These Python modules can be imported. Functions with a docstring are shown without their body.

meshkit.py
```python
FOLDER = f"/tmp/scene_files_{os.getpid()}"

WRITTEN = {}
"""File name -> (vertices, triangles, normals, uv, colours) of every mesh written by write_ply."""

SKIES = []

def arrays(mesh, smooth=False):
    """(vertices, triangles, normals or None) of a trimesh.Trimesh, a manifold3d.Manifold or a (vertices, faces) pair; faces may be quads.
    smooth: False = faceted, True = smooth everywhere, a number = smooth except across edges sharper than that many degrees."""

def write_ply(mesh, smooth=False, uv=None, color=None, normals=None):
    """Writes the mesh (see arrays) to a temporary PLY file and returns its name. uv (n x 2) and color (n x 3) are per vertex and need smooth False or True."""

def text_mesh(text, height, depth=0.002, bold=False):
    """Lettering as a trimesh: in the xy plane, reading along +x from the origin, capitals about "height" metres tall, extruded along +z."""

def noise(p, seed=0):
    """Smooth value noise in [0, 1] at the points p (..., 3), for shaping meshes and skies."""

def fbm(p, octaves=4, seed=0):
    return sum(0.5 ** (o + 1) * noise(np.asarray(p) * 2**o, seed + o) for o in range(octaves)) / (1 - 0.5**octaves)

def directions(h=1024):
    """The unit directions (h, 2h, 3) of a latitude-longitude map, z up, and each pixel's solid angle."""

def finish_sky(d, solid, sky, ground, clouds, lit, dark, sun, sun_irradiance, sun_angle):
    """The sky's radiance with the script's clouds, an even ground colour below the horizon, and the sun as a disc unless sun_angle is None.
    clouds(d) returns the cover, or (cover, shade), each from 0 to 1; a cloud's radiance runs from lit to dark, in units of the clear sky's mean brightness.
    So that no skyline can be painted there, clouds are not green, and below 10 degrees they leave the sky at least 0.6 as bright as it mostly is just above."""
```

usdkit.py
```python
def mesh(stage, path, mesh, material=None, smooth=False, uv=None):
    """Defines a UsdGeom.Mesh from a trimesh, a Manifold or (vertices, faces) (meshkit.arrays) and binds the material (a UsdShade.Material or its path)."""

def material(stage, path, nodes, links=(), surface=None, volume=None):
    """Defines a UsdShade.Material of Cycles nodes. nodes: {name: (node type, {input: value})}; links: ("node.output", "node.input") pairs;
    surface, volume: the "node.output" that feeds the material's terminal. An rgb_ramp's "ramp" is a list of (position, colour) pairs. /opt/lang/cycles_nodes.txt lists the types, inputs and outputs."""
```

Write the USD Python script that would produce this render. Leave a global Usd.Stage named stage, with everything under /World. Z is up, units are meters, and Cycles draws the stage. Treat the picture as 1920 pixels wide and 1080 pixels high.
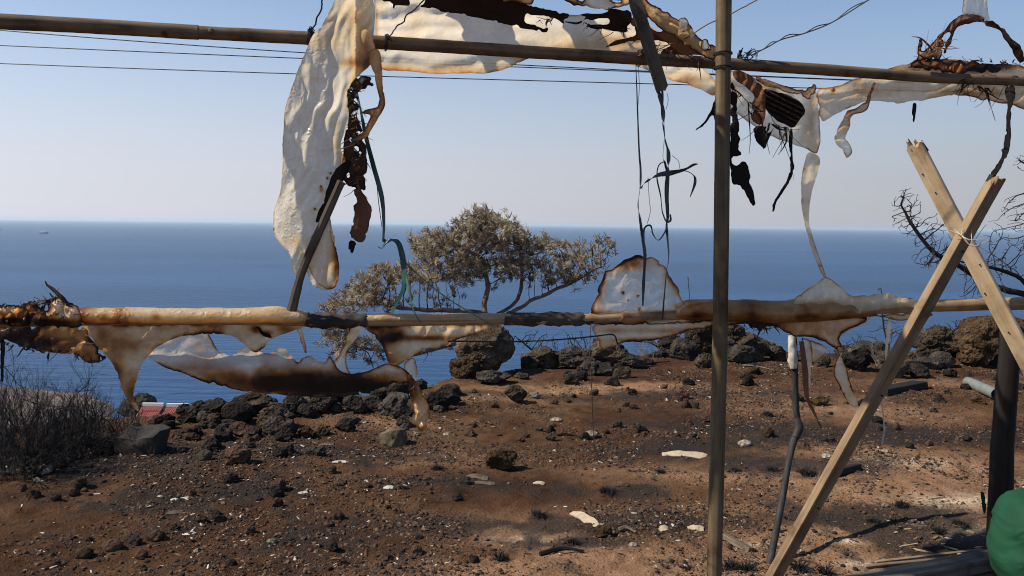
import math, random
import numpy as np, trimesh, shapely
from shapely.geometry import Polygon
from scipy.spatial import Delaunay, cKDTree
from scipy.interpolate import LinearNDInterpolator
import usdkit, meshkit
from meshkit import noise, fbm
from pxr import Usd, UsdGeom, UsdLux, UsdShade, Gf, Sdf, Vt

stage = Usd.Stage.CreateInMemory()
UsdGeom.SetStageUpAxis(stage, UsdGeom.Tokens.z)
UsdGeom.SetStageMetersPerUnit(stage, 1.0)
UsdGeom.Xform.Define(stage, '/World')
V = lambda *a: np.array(a, float)

# ---------------------------------------------------------------- camera, sky, sun
W, H, F = 1920.0, 1080.0, 1550.0
CAM = V(0, 0, 1.6)
PITCH, ROLL = math.atan(119 / F), 0.0117
fw = V(0, math.cos(PITCH), -math.sin(PITCH))
u0 = V(0, math.sin(PITCH), math.cos(PITCH))
rt = math.cos(ROLL) * V(1, 0, 0) + math.sin(ROLL) * u0
up = -math.sin(ROLL) * V(1, 0, 0) + math.cos(ROLL) * u0
cam = UsdGeom.Camera.Define(stage, '/World/camera')
cam.AddTransformOp().Set(Gf.Matrix4d(*rt, 0, *up, 0, *(-fw), 0, *CAM, 1))
cam.CreateHorizontalApertureAttr(36.0)
cam.CreateVerticalApertureAttr(36.0 * 9 / 16)
cam.CreateFocalLengthAttr(36.0 * F / W)
cam.CreateClippingRangeAttr(Gf.Vec2f(0.05, 200000))
cam.CreateExposureAttr(0.64)

SUN = V(-0.69, -0.11, 0.70); SUN /= np.linalg.norm(SUN)
usdkit.material(stage, '/World/Looks/sky', {
    'sky': ('sky_texture', {'sky_type': 'single_scattering', 'sun_disc': False, 'sun_elevation': math.asin(SUN[2]), 'sun_rotation': math.atan2(SUN[0], SUN[1]),
                            'altitude': 40.0, 'air_density': 1.0, 'aerosol_density': 0.3, 'ozone_density': 3.0}),
    # the pale band of haze all round the horizon, brighter on the sun's side
    'sat': ('hsv', {'saturation': 1.18}), 'tc': ('texture_coordinate', {}), 's': ('separate_xyz', {}), 'el': ('rgb_ramp', {'ramp': [(0.0, (0.96,) * 3), (0.06, (0.88,) * 3), (0.2, (0.42,) * 3), (0.34, (0.1,) * 3), (0.6, (0, 0, 0))]}),
    'sx': ('math', {'math_type': 'multiply', 'value2': -0.48}), 'sy': ('math', {'math_type': 'multiply_add', 'value2': 0.03}), 'br': ('math', {'math_type': 'add', 'value2': 1.0}),
    'hc': ('combine_color', {}), 'hr': ('math', {'math_type': 'multiply', 'value2': 3.95}), 'hg': ('math', {'math_type': 'multiply', 'value2': 3.98}), 'hb': ('math', {'math_type': 'multiply', 'value2': 4.5}),
    'mx': ('mix', {}), 'bg': ('background_shader', {'strength': 0.09})},
    [('tc.generated', 's.vector'), ('s.z', 'el.fac'), ('s.x', 'sx.value1'), ('s.y', 'sy.value1'), ('sx.value', 'sy.value3'), ('sy.value', 'br.value1'),
     ('br.value', 'hr.value1'), ('br.value', 'hg.value1'), ('br.value', 'hb.value1'), ('hr.value', 'hc.r'), ('hg.value', 'hc.g'), ('hb.value', 'hc.b'),
     ('el.color', 'mx.fac'), ('sky.color', 'sat.color'), ('sat.color', 'mx.color1'), ('hc.color', 'mx.color2'), ('mx.color', 'bg.color')], surface='bg.background')
dome = UsdLux.DomeLight.Define(stage, '/World/sky')
UsdShade.MaterialBindingAPI.Apply(dome.GetPrim()).Bind(UsdShade.Material.Get(stage, '/World/Looks/sky'))
dome.GetPrim().SetCustomDataByKey('kind', 'structure')
sun = UsdLux.DistantLight.Define(stage, '/World/sun')
sun.CreateNormalizeAttr(True); sun.CreateIntensityAttr(1.25); sun.CreateAngleAttr(0.53); sun.CreateColorAttr(Gf.Vec3f(1.0, 0.92, 0.79))
zz = SUN; xx = np.cross(V(0, 0, 1), zz); xx /= np.linalg.norm(xx); yy = np.cross(zz, xx)
sun.AddTransformOp().Set(Gf.Matrix4d(*xx, 0, *yy, 0, *zz, 0, 0, 0, 30, 1))

# ---------------------------------------------------------------- helpers
def ray(px, py):
    px, py = np.asarray(px, float), np.asarray(py, float)
    return fw + ((px - W / 2) / F)[..., None] * rt + ((H / 2 - py) / F)[..., None] * up

def P(px, py, Y):
    """the point at depth Y (metres in front) that the photograph shows at the pixel"""
    d = ray(px, py)
    return CAM + d * (np.asarray(Y, float) / d[..., 1])[..., None]

EDGE_PX = [(-900, 900), (-400, 850), (0, 812), (150, 796), (260, 788), (380, 776), (520, 762), (640, 752), (760, 742), (840, 712), (960, 694), (1100, 682), (1300, 660), (1500, 660), (1700, 668), (1920, 655), (2300, 650), (2800, 650)]
def flat(px, py):
    d = ray(px, py); return CAM + d * ((0 - CAM[2]) / d[..., 2])[..., None]
_e = flat(*np.array(EDGE_PX, float).T)
EX, EY = _e[:, 0], _e[:, 1]
def beyond(x, y):
    return (y - np.interp(x, EX, EY)) * 0.88

def terrain(x, y, fine=True):
    x, y = np.asarray(x, float), np.asarray(y, float)
    p = np.stack([x, y, 0 * x], -1)
    z = 0.10 * (fbm(p * 0.55 + 3, 3, 1) - 0.5)
    if fine:
        z = z + 0.05 * (fbm(p * 2.3, 4, 5) - 0.5) + 0.022 * (fbm(p * 11, 3, 9) - 0.5) + 0.016 * np.maximum(noise(p * 21, 12) - 0.62, 0) * 2.2
    d = beyond(x, y)
    b = np.maximum(d, 0)
    z = z - np.where(b < 0.8, 0.6 * b * b, 0.384 + 0.86 * (b - 0.8)) + 0.35 * (fbm(p * 1.3, 4, 2) - .5) * np.clip(b, 0, 2)
    z = z - 0.012 * np.maximum(-y - 1, 0)
    return np.maximum(z, -41.5)

def G(px, py):
    """the point of the ground seen at the pixel"""
    d = ray(px, py); d = d / np.linalg.norm(d)
    t = GT if d[2] > -0.6 else GT * .5
    for k in range(0, len(t), 160):
        q = CAM + d * t[k:k + 161, None]; h = q[:, 2] < terrain(q[:, 0], q[:, 1])
        if h.any(): return q[np.argmax(h)]
    return CAM + d * 60
GT = np.r_[np.arange(2.0, 18, 0.025), np.arange(18, 70, .25)]

USED = {}
def numbered(path):
    n = USED.get(path, 0); USED[path] = n + 1
    return path if n == 0 else f'{path}_{n:03d}'
def tag(prim, label=None, cat=None, group=None, kind=None):
    for k, v in (('label', label), ('category', cat), ('group', group), ('kind', kind)):
        if v: prim.SetCustomDataByKey(k, v)
class Thing:
    """an Xform at the thing's base; z of its own axes may run along DIRECTION so that wood grain follows it"""
    def __init__(s, name, label, cat, base, direction=None, group=None, kind=None):
        s.path = numbered('/World/' + name)
        x = UsdGeom.Xform.Define(stage, s.path); s.prim = x.GetPrim()
        s.M = np.eye(4); s.M[3, :3] = base
        if direction is not None:
            z = np.asarray(direction, float); z = z / np.linalg.norm(z)
            a = V(0, 1, 0) if abs(z[1]) < 0.9 else V(1, 0, 0)
            xa = np.cross(a, z); xa /= np.linalg.norm(xa)
            s.M[0, :3], s.M[1, :3], s.M[2, :3] = xa, np.cross(z, xa), z
        x.AddTransformOp().Set(Gf.Matrix4d(*s.M.ravel()))
        s.inv = np.linalg.inv(s.M)
        tag(s.prim, label, cat, group, kind)
    def part(s, name, mesh, mat, smooth=False, prim=None, label=None, kind=None, pv=None):
        """a Mesh under this thing, or under the part PRIM"""
        path = numbered((str(prim.GetPath()) if prim else s.path) + '/' + name)
        if isinstance(mesh, tuple): mesh = trimesh.Trimesh(np.asarray(mesh[0], float), np.asarray(mesh[1], int), process=False)
        v = np.c_[np.asarray(mesh.vertices), np.ones(len(mesh.vertices))] @ s.inv
        m = usdkit.mesh(stage, path, (v[:, :3], np.asarray(mesh.faces)), MAT[mat], smooth)
        primvars(m, pv); tag(m.GetPrim(), label, kind=kind)
        return m.GetPrim()
def primvars(m, pv):
    for k, a in (pv or {}).items():
        UsdGeom.PrimvarsAPI(m).CreatePrimvar(k, Sdf.ValueTypeNames.FloatArray, 'vertex').Set(Vt.FloatArray.FromNumpy(np.asarray(a, np.float32)))
def single(name, mesh, mat, label=None, cat=None, group=None, kind=None, smooth=False, pv=None):
    """a top-level thing that is one mesh"""
    if isinstance(mesh, tuple): mesh = trimesh.Trimesh(np.asarray(mesh[0], float), np.asarray(mesh[1], int), process=False)
    path = numbered('/World/' + name)
    v = np.asarray(mesh.vertices); b = (v.min(0) + v.max(0)) / 2; b[2] = v[:, 2].min()
    m = usdkit.mesh(stage, path, (v - b, np.asarray(mesh.faces)), MAT[mat], smooth)
    m.AddTranslateOp().Set(Gf.Vec3d(*b)); primvars(m, pv); tag(m.GetPrim(), label, cat, group, kind)
    return m.GetPrim()

def spline(pts, n=8):
    """Catmull-Rom through the points"""
    p = np.asarray(pts, float)
    if len(p) < 3: return p[0] + (p[-1] - p[0]) * np.linspace(0, 1, n + 1)[:, None]
    q = np.vstack([2 * p[0] - p[1], p, 2 * p[-1] - p[-2]]); out = []
    for i in range(1, len(q) - 2):
        t = np.linspace(0, 1, n, endpoint=False)[:, None]; a, b, c, d = q[i - 1:i + 3]
        out.append(0.5 * (2 * b + (c - a) * t + (2 * a - 5 * b + 4 * c - d) * t ** 2 + (3 * b - a - 3 * c + d) * t ** 3))
    return np.vstack(out + [p[-1:]])

def frames(p):
    t = np.gradient(p, axis=0); t /= np.maximum(np.linalg.norm(t, axis=1, keepdims=True), 1e-12)
    a = V(0, 0, 1) if abs(t[0][2]) < 0.8 else V(0, 1, 0)
    x = np.cross(a, t[0]); xs = []
    for i in range(len(p)):
        x = x - t[i] * (x @ t[i]); x = x / max(np.linalg.norm(x), 1e-12); xs.append(x)
    xs = np.array(xs); return t, xs, np.cross(t, xs)

def tube(p, r, n=10, cap=True, lump=0, seed=0, squash=1.0, lump_scale=12.0):
    """a tube along the points p with radii r; lump roughens it"""
    p = np.asarray(p, float); r = np.broadcast_to(np.asarray(r, float), len(p))
    t, x, y = frames(p); a = np.arange(n) * 2 * np.pi / n
    ring = x[:, None] * np.cos(a)[None, :, None] + squash * y[:, None] * np.sin(a)[None, :, None]
    v = p[:, None] + ring * r[:, None, None]
    if lump: v = v + ring * (r[:, None] * lump * (fbm(v * lump_scale + seed * 7.3, 3, seed) - 0.5) * 2)[..., None]
    k = len(p); v = v.reshape(-1, 3); i, j = np.meshgrid(np.arange(k - 1), np.arange(n), indexing='ij'); i, j = i.ravel(), j.ravel(); j2 = (j + 1) % n
    f = np.vstack([np.c_[i * n + j, i * n + j2, (i + 1) * n + j2], np.c_[i * n + j, (i + 1) * n + j2, (i + 1) * n + j]])
    if cap:
        v = np.vstack([v, p[:1], p[-1:]]); b = (k - 1) * n; j = np.arange(n); j2 = (j + 1) % n
        f = np.vstack([f, np.c_[j2, j, np.full(n, k * n)], np.c_[b + j, b + j2, np.full(n, k * n + 1)]])
    return trimesh.Trimesh(v, f, process=False)

def ribbon(p, w, th=0.002, twist=0.0, seed=0, crumple=0.0, side=None):
    """a strip with some thickness along the points; twist is radians over its length"""
    p = np.asarray(p, float); k = len(p); w = np.interp(np.linspace(0, 1, k), np.linspace(0, 1, len(np.atleast_1d(w))), np.atleast_1d(w))
    t, x, y = frames(p)
    if side is not None:
        x = np.asarray(side, float) - t * (t @ np.asarray(side, float))[:, None]; x /= np.linalg.norm(x, axis=1, keepdims=True); y = np.cross(t, x)
    a = np.linspace(0, 1, k) * twist + 0.6 * twist * (noise(np.c_[np.arange(k) * 0.13, np.zeros(k), np.full(k, seed)], seed) - 0.5)
    xx = x * np.cos(a)[:, None] + y * np.sin(a)[:, None]; yy = np.cross(t, xx)
    cols = []
    s = V(-1, -0.5, 0, 0.5, 1)
    for u in s:
        off = p + xx * (u * w / 2)[:, None]
        off = off + yy * (crumple * (fbm(off * 18 + seed, 3, seed) - 0.5) * 2)[:, None]
        cols.append(off)
    top = np.stack(cols, 1); bot = (top - yy[:, None] * th)[:, ::-1]
    v = np.concatenate([top, bot], 1); n = 10
    v = v.reshape(-1, 3); i, j = np.meshgrid(np.arange(k - 1), np.arange(n), indexing='ij'); i, j = i.ravel(), j.ravel(); j2 = (j + 1) % n
    f = np.vstack([np.c_[i * n + j, i * n + j2, (i + 1) * n + j2], np.c_[i * n + j, (i + 1) * n + j2, (i + 1) * n + j]])
    return trimesh.Trimesh(v, f, process=False)

def join(ms): return trimesh.util.concatenate([m for m in ms if m is not None])

def board(a, b, w, d, wdir, n=14, seed=0, wob=0.0015, ragged=(0, 0)):
    """a sawn board from a to b: w wide along wdir, d thick, its arrises broken and its ends ragged"""
    a, b = np.asarray(a, float), np.asarray(b, float); t = (b - a) / np.linalg.norm(b - a)
    x = np.asarray(wdir, float); x = x - t * (x @ t); x /= np.linalg.norm(x); y = np.cross(t, x)
    c = min(w, d) * 0.09; h, g = w / 2, d / 2
    prof = [(-h + c, -g), (-h / 3, -g), (h / 3, -g), (h - c, -g), (h, -g + c), (h, 0), (h, g - c), (h - c, g), (h / 3, g), (-h / 3, g), (-h + c, g), (-h, g - c), (-h, 0), (-h, -g + c)]
    m = len(prof); rng = np.random.default_rng(seed); s = np.linspace(0, np.linalg.norm(b - a), n)
    v = []
    e0, e1 = rng.uniform(0, ragged[0], m) if ragged[0] else np.zeros(m), rng.uniform(0, ragged[1], m) if ragged[1] else np.zeros(m)
    for i, q in enumerate(s):
        for j, (u, k) in enumerate(prof):
            o = q + (e0[j] if i == 0 else 0) - (e1[j] if i == n - 1 else 0)
            v.append(a + t * o + x * u + y * k)
    v = np.array(v); v += wob * 2 * (np.stack([fbm(v * 6 + seed, 2, 1), fbm(v * 6 + seed, 2, 2), fbm(v * 6 + seed, 2, 3)], 1) - 0.5)
    i, j = np.meshgrid(np.arange(n - 1), np.arange(m), indexing='ij'); i, j = i.ravel(), j.ravel(); j2 = (j + 1) % m
    f = np.vstack([np.c_[i * m + j, i * m + j2, (i + 1) * m + j2], np.c_[i * m + j, (i + 1) * m + j2, (i + 1) * m + j]])
    k = len(v); v = np.vstack([v, v[:m].mean(0), v[-m:].mean(0)]); j = np.arange(m); j2 = (j + 1) % m; e = (n - 1) * m
    f = np.vstack([f, np.c_[j2, j, np.full(m, k)], np.c_[e + j, e + j2, np.full(m, k + 1)]])
    msh = trimesh.Trimesh(v, f, process=False)
    if msh.volume < 0: msh.invert()
    return msh

# ---------------------------------------------------------------- materials
MAT = {}
HAZE = 7.5e-5
def mat(name, nodes, links, surface='p.BSDF', volume=None):
    MAT[name] = usdkit.material(stage, '/World/Looks/' + name, nodes, links, surface=surface, volume=volume)

def wood(name, c0, c1, c2, rough=0.75, scale=(38, 38, 2.2), grain=1.0, knots=True, bump=0.5):
    """grain along the object's own z"""
    mat(name, {'t': ('texture_coordinate', {}), 'm': ('mapping', {'scale': scale}), 'n': ('noise_texture', {'scale': grain, 'detail': 7.0, 'roughness': 0.62, 'distortion': 0.4}),
               'n2': ('noise_texture', {'scale': 5.0, 'detail': 8.0, 'roughness': 0.65}), 'oi': ('object_info', {}),
               'r': ('rgb_ramp', {'ramp': [(0.28, c0), (0.5, c1), (0.72, c2)]}),
               'r2': ('rgb_ramp', {'ramp': [(0.34, (0.36, 0.31, 0.27)), (0.46, (0.82, 0.79, 0.75)), (0.56, (1, 1, 1)), (0.75, (1.1, 1.04, 0.95))]}),
               'mx': ('mix', {'mix_type': 'multiply', 'fac': 1.0}),
               'v': ('voronoi_texture', {'scale': 5.5, 'randomness': 1.0}), 'kr': ('rgb_ramp', {'ramp': [(0.0, (0.12, 0.07, 0.04)), (0.05, (0.25, 0.17, 0.1)), (0.085, (1, 1, 1))]}),
               'mk': ('mix', {'mix_type': 'multiply', 'fac': 0.8 if knots else 0.0}),
               'b': ('bump', {'strength': bump, 'distance': 0.003}), 'p': ('principled_bsdf', {'roughness': rough, 'specular_ior_level': 0.25})},
        [('t.object', 'm.vector'), ('m.vector', 'n.vector'), ('t.object', 'n2.vector'), ('t.object', 'v.vector'), ('v.distance', 'kr.fac'), ('n.fac', 'r.fac'), ('n2.fac', 'r2.fac'),
         ('r.color', 'mx.color1'), ('r2.color', 'mx.color2'), ('mx.color', 'mk.color1'), ('kr.color', 'mk.color2'), ('mk.color', 'p.base_color'), ('n.fac', 'b.height'), ('b.normal', 'p.normal')])
wood('pole_wood', (0.0636, 0.0386, 0.0202), (0.1397, 0.0905, 0.0511), (0.2155, 0.1499, 0.0909), knots=True)
wood('grey_wood', (0.0429, 0.0330, 0.0244), (0.0981, 0.0750, 0.0519), (0.1653, 0.1290, 0.0927))
wood('post_wood', (0.0571, 0.0393, 0.0205), (0.1088, 0.0778, 0.0412), (0.1707, 0.1241, 0.0720), knots=False, bump=0.3)
wood('pale_wood', (0.3002, 0.2021, 0.1042), (0.4334, 0.3191, 0.1885), (0.5189, 0.4127, 0.2739), rough=0.65, bump=0.35)
wood('tan_wood', (0.0990, 0.0595, 0.0298), (0.1782, 0.1190, 0.0646), (0.2328, 0.1685, 0.0993), rough=0.65, bump=0.35)
wood('peeled_wood', (0.1939, 0.1154, 0.0511), (0.2902, 0.1903, 0.0975), (0.3586, 0.2586, 0.1444), rough=0.6, bump=0.3)
wood('dark_wood', (0.0040, 0.0030, 0.0023), (0.0092, 0.0063, 0.0043), (0.0182, 0.0122, 0.0079), knots=False, bump=0.8)
wood('burnt_pole', (0.0090, 0.0084, 0.0084), (0.0240, 0.0222, 0.0210), (0.0510, 0.0450, 0.0408), knots=False)
wood('bark', (0.0204, 0.0160, 0.0125), (0.0490, 0.0379, 0.0291), (0.0895, 0.0719, 0.0566), knots=False, scale=(14, 14, 5), bump=0.9)

def film(name, ramp, trans=0.3, rough=0.3, gloss=0.5, bump=0.35, transl=0.5):
    """burnt plastic sheeting: primvar burn runs from clean to charred, primvar clear thins it"""
    mat(name, {'a': ('attribute', {'attribute': 'burn'}), 'c': ('attribute', {'attribute': 'clear'}), 'g': ('geometry', {}),
               'n': ('noise_texture', {'scale': 26.0, 'detail': 6.0, 'roughness': 0.62, 'distortion': 0.6}), 'n2': ('noise_texture', {'type': 'ridged_multifractal', 'scale': 38.0, 'detail': 4.0, 'roughness': 0.5, 'distortion': 0.9}),
               'nm': ('map_range', {'from_min': 0.25, 'from_max': 0.75, 'to_min': -0.06, 'to_max': 0.07, 'clamp': True}), 'ad': ('math', {'math_type': 'add', 'use_clamp': True}),
               'r': ('rgb_ramp', {'ramp': ramp}),
               'b': ('bump', {'strength': bump, 'distance': 0.006}), 'b2': ('bump', {'strength': min(1, bump * 1.8), 'distance': 0.005}),
               'd': ('principled_bsdf', {'roughness': rough, 'specular_ior_level': gloss}), 'tl': ('translucent_bsdf', {}), 'tp': ('transparent_bsdf', {'color': (0.97, 0.95, 0.9)}),
               'm1': ('mix_closure', {'fac': transl}), 'm2': ('mix_closure', {}),
               'inv': ('math', {'math_type': 'multiply_add', 'value2': -2.2, 'value3': 1.0, 'use_clamp': True}), 'k': ('math', {'math_type': 'multiply'}), 'k2': ('math', {'math_type': 'multiply', 'value2': trans})},
        [('g.position', 'n.vector'), ('g.position', 'n2.vector'), ('n.fac', 'nm.value'), ('a.fac', 'ad.value1'), ('nm.result', 'ad.value2'), ('ad.value', 'r.fac'),
         ('n.fac', 'b.height'), ('n2.fac', 'b2.height'), ('b.normal', 'b2.normal'), ('b2.normal', 'd.normal'), ('b.normal', 'tl.normal'), ('r.color', 'd.base_color'), ('r.color', 'tl.color'),
         ('d.BSDF', 'm1.closure1'), ('tl.BSDF', 'm1.closure2'), ('ad.value', 'inv.value1'), ('inv.value', 'k.value1'), ('c.fac', 'k.value2'), ('k.value', 'k2.value1'),
         ('k2.value', 'm2.fac'), ('m1.closure', 'm2.closure1'), ('tp.BSDF', 'm2.closure2')], surface='m2.closure')
FR = [(0.0, (0.83, 0.77, 0.65)), (0.10, (0.78, 0.64, 0.42)), (0.22, (0.66, 0.43, 0.20)), (0.36, (0.47, 0.225, 0.075)), (0.5, (0.22, 0.085, 0.026)), (0.66, (0.035, 0.018, 0.012)), (1.0, (0.012, 0.010, 0.009))]
film('film', FR, trans=0.5, rough=.38, gloss=.45, bump=.5, transl=0.6)
film('film_glossy', FR, trans=0.15, rough=0.2, gloss=0.8, bump=0.5, transl=0.5)
film('char', [(0.0, (0.05, 0.03, 0.02)), (0.5, (0.018, 0.013, 0.011)), (1.0, (0.008, 0.008, 0.008))], trans=0.0, rough=0.85, gloss=.15, bump=0.6, transl=0.08)
film('char_brown', [(0.0, (0.20, 0.085, 0.035)), (0.5, (0.085, 0.036, 0.018)), (1.0, (0.012, 0.010, 0.009))], trans=0.0, rough=0.6, gloss=.25, bump=0.6, transl=0.25)

def plain(name, c, rough=0.6, var=0.25, scale=30.0, bump=0.2, spec=0.3, transl=0.0):
    c = np.array(c, float)
    mat(name, {'t': ('texture_coordinate', {}), 'n': ('noise_texture', {'scale': scale, 'detail': 5.0}), 'r': ('rgb_ramp', {'ramp': [(0.3, c * (1 - var)), (0.7, c * (1 + var))]}),
               'b': ('bump', {'strength': bump, 'distance': 0.004}), 'p': ('principled_bsdf', {'roughness': rough, 'specular_ior_level': spec}), 'tl': ('translucent_bsdf', {}), 'm': ('mix_closure', {'fac': transl})},
        [('t.object', 'n.vector'), ('n.fac', 'r.fac'), ('r.color', 'p.base_color'), ('n.fac', 'b.height'), ('b.normal', 'p.normal'), ('r.color', 'tl.color'), ('p.BSDF', 'm.closure1'), ('tl.BSDF', 'm.closure2')], surface='m.closure')
plain('wire', (0.0126, 0.0119, 0.0126), 0.55)
plain('rusty_wire', (0.12, 0.065, 0.035), 0.7)
plain('cable', (0.03, 0.033, 0.04), 0.5)
plain('green_strap', (0.025, 0.085, 0.065), 0.35, transl=0.25, spec=0.5)
plain('grey_strap', (0.05, 0.06, 0.062), 0.4, transl=0.2, spec=0.4)
plain('pale_string', (0.42, 0.36, 0.27), 0.7)
plain('green_tarp', (0.0104, 0.0532, 0.0267), 0.75, var=0.2, scale=9, transl=0.15, spec=.15)
plain('grey_pipe', (0.1275, 0.1387, 0.1275), 0.5, var=0.2, scale=14)
plain('black_inside', (0.01, 0.01, 0.01), 0.9)
plain('white_paint', (0.5625, 0.5400, 0.5100), 0.6, var=0.08)
plain('red_roof', (0.1804, 0.0351, 0.0275), 0.6, var=0.25, scale=1.2)
plain('house_wall', (0.4340, 0.4060, 0.3640), 0.8, var=0.1)
plain('boat_white', (0.7, 0.7, 0.7), 0.4)
plain('boat_dark', (0.05, 0.055, 0.08), 0.5)
plain('twig_dark', (0.0105, 0.0087, 0.0081), 0.85, scale=8)
plain('twig_grey', (0.0400, 0.0340, 0.0288), 0.85, var=0.4, scale=6)
plain('twig_pale', (0.1820, 0.1400, 0.0980), 0.85, var=0.3, scale=6)
plain('charred_grass', (0.012, 0.011, 0.011), 0.9)
plain('grey_film', (0.36, 0.33, 0.28), 0.45, var=.3, spec=.4)
plain('white_chip', (0.3748, 0.3484, 0.3088), 0.7, var=0.15)
plain('pale_bark', (0.3194, 0.2589, 0.1763), 0.7, var=0.2)
plain('concrete', (0.0206, 0.0176, 0.0150), 0.9, var=0.3, scale=12, bump=0.5)
plain('block', (0.085, 0.066, 0.042), 0.95, var=0.45, scale=26, bump=0.9, spec=.1)
plain('pine_bark', (0.135, 0.105, 0.085), 0.9, var=0.45, scale=9, bump=0.8, spec=.1)

def rockmat(name, c0, c1, c2, pit=0.5, scale=9.0):
    mat(name, {'t': ('texture_coordinate', {}), 'oi': ('object_info', {}), 'n': ('noise_texture', {'scale': scale, 'detail': 9.0, 'roughness': 0.68}), 'n2': ('noise_texture', {'scale': 3.0, 'detail': 3.0}),
               'v': ('voronoi_texture', {'scale': scale * 4.5}), 'vr': ('rgb_ramp', {'ramp': [(0.0, (0.25, 0.22, 0.2)), (0.28, (0.8, 0.8, 0.8)), (0.5, (1, 1, 1))]}),
               'r': ('rgb_ramp', {'ramp': [(0.34, c0), (0.5, c1), (0.66, c2)]}), 'mx': ('mix', {'mix_type': 'multiply', 'fac': pit}),
               'soot': ('rgb_ramp', {'ramp': [(0.4, (0.3, 0.28, 0.27)), (0.6, (1, 1, 1))]}), 'ms': ('mix', {'mix_type': 'multiply', 'fac': 0.75}),
               'tone': ('map_range', {'from_min': 0.0, 'from_max': 1.0, 'to_min': 0.62, 'to_max': 1.25}), 'hv': ('hsv', {}),
               'b': ('bump', {'strength': 1.0, 'distance': 0.045}), 'b2': ('bump', {'strength': 0.8, 'distance': 0.02}), 'p': ('principled_bsdf', {'roughness': 0.95, 'specular_ior_level': 0.1})},
        [('t.object', 'n.vector'), ('t.object', 'n2.vector'), ('t.object', 'v.vector'), ('n.fac', 'r.fac'), ('v.distance', 'vr.fac'), ('r.color', 'mx.color1'), ('vr.color', 'mx.color2'),
         ('n2.fac', 'soot.fac'), ('mx.color', 'ms.color1'), ('soot.color', 'ms.color2'), ('ms.color', 'hv.color'), ('oi.random', 'tone.value'), ('tone.result', 'hv.value'), ('hv.color', 'p.base_color'),
         ('n.fac', 'b.height'), ('v.distance', 'b2.height'), ('b.normal', 'b2.normal'), ('b2.normal', 'p.normal')])
rockmat('rock_tan', (0.0342, 0.0230, 0.0151), (0.0768, 0.0562, 0.0375), (0.1297, 0.0978, 0.0678))
rockmat('rock_ochre', (0.0383, 0.0220, 0.0102), (0.0803, 0.0492, 0.0241), (0.1191, 0.0783, 0.0440))
rockmat('rock_dark', (0.0132, 0.0108, 0.0096), (0.0330, 0.0270, 0.0240), (0.0690, 0.0552, 0.0456))
rockmat('rock_grey', (0.0292, 0.0239, 0.0202), (0.0634, 0.0528, 0.0433), (0.1022, 0.0864, 0.0706))
rockmat('rock_red', (0.0481, 0.0257, 0.0173), (0.0965, 0.0545, 0.0366), (0.1430, 0.0898, 0.0646), pit=0.35)
rockmat('rock_pale', (0.2448, 0.2016, 0.1440), (0.3600, 0.3096, 0.2448), (0.4464, 0.3960, 0.3312), pit=0.3)

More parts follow.
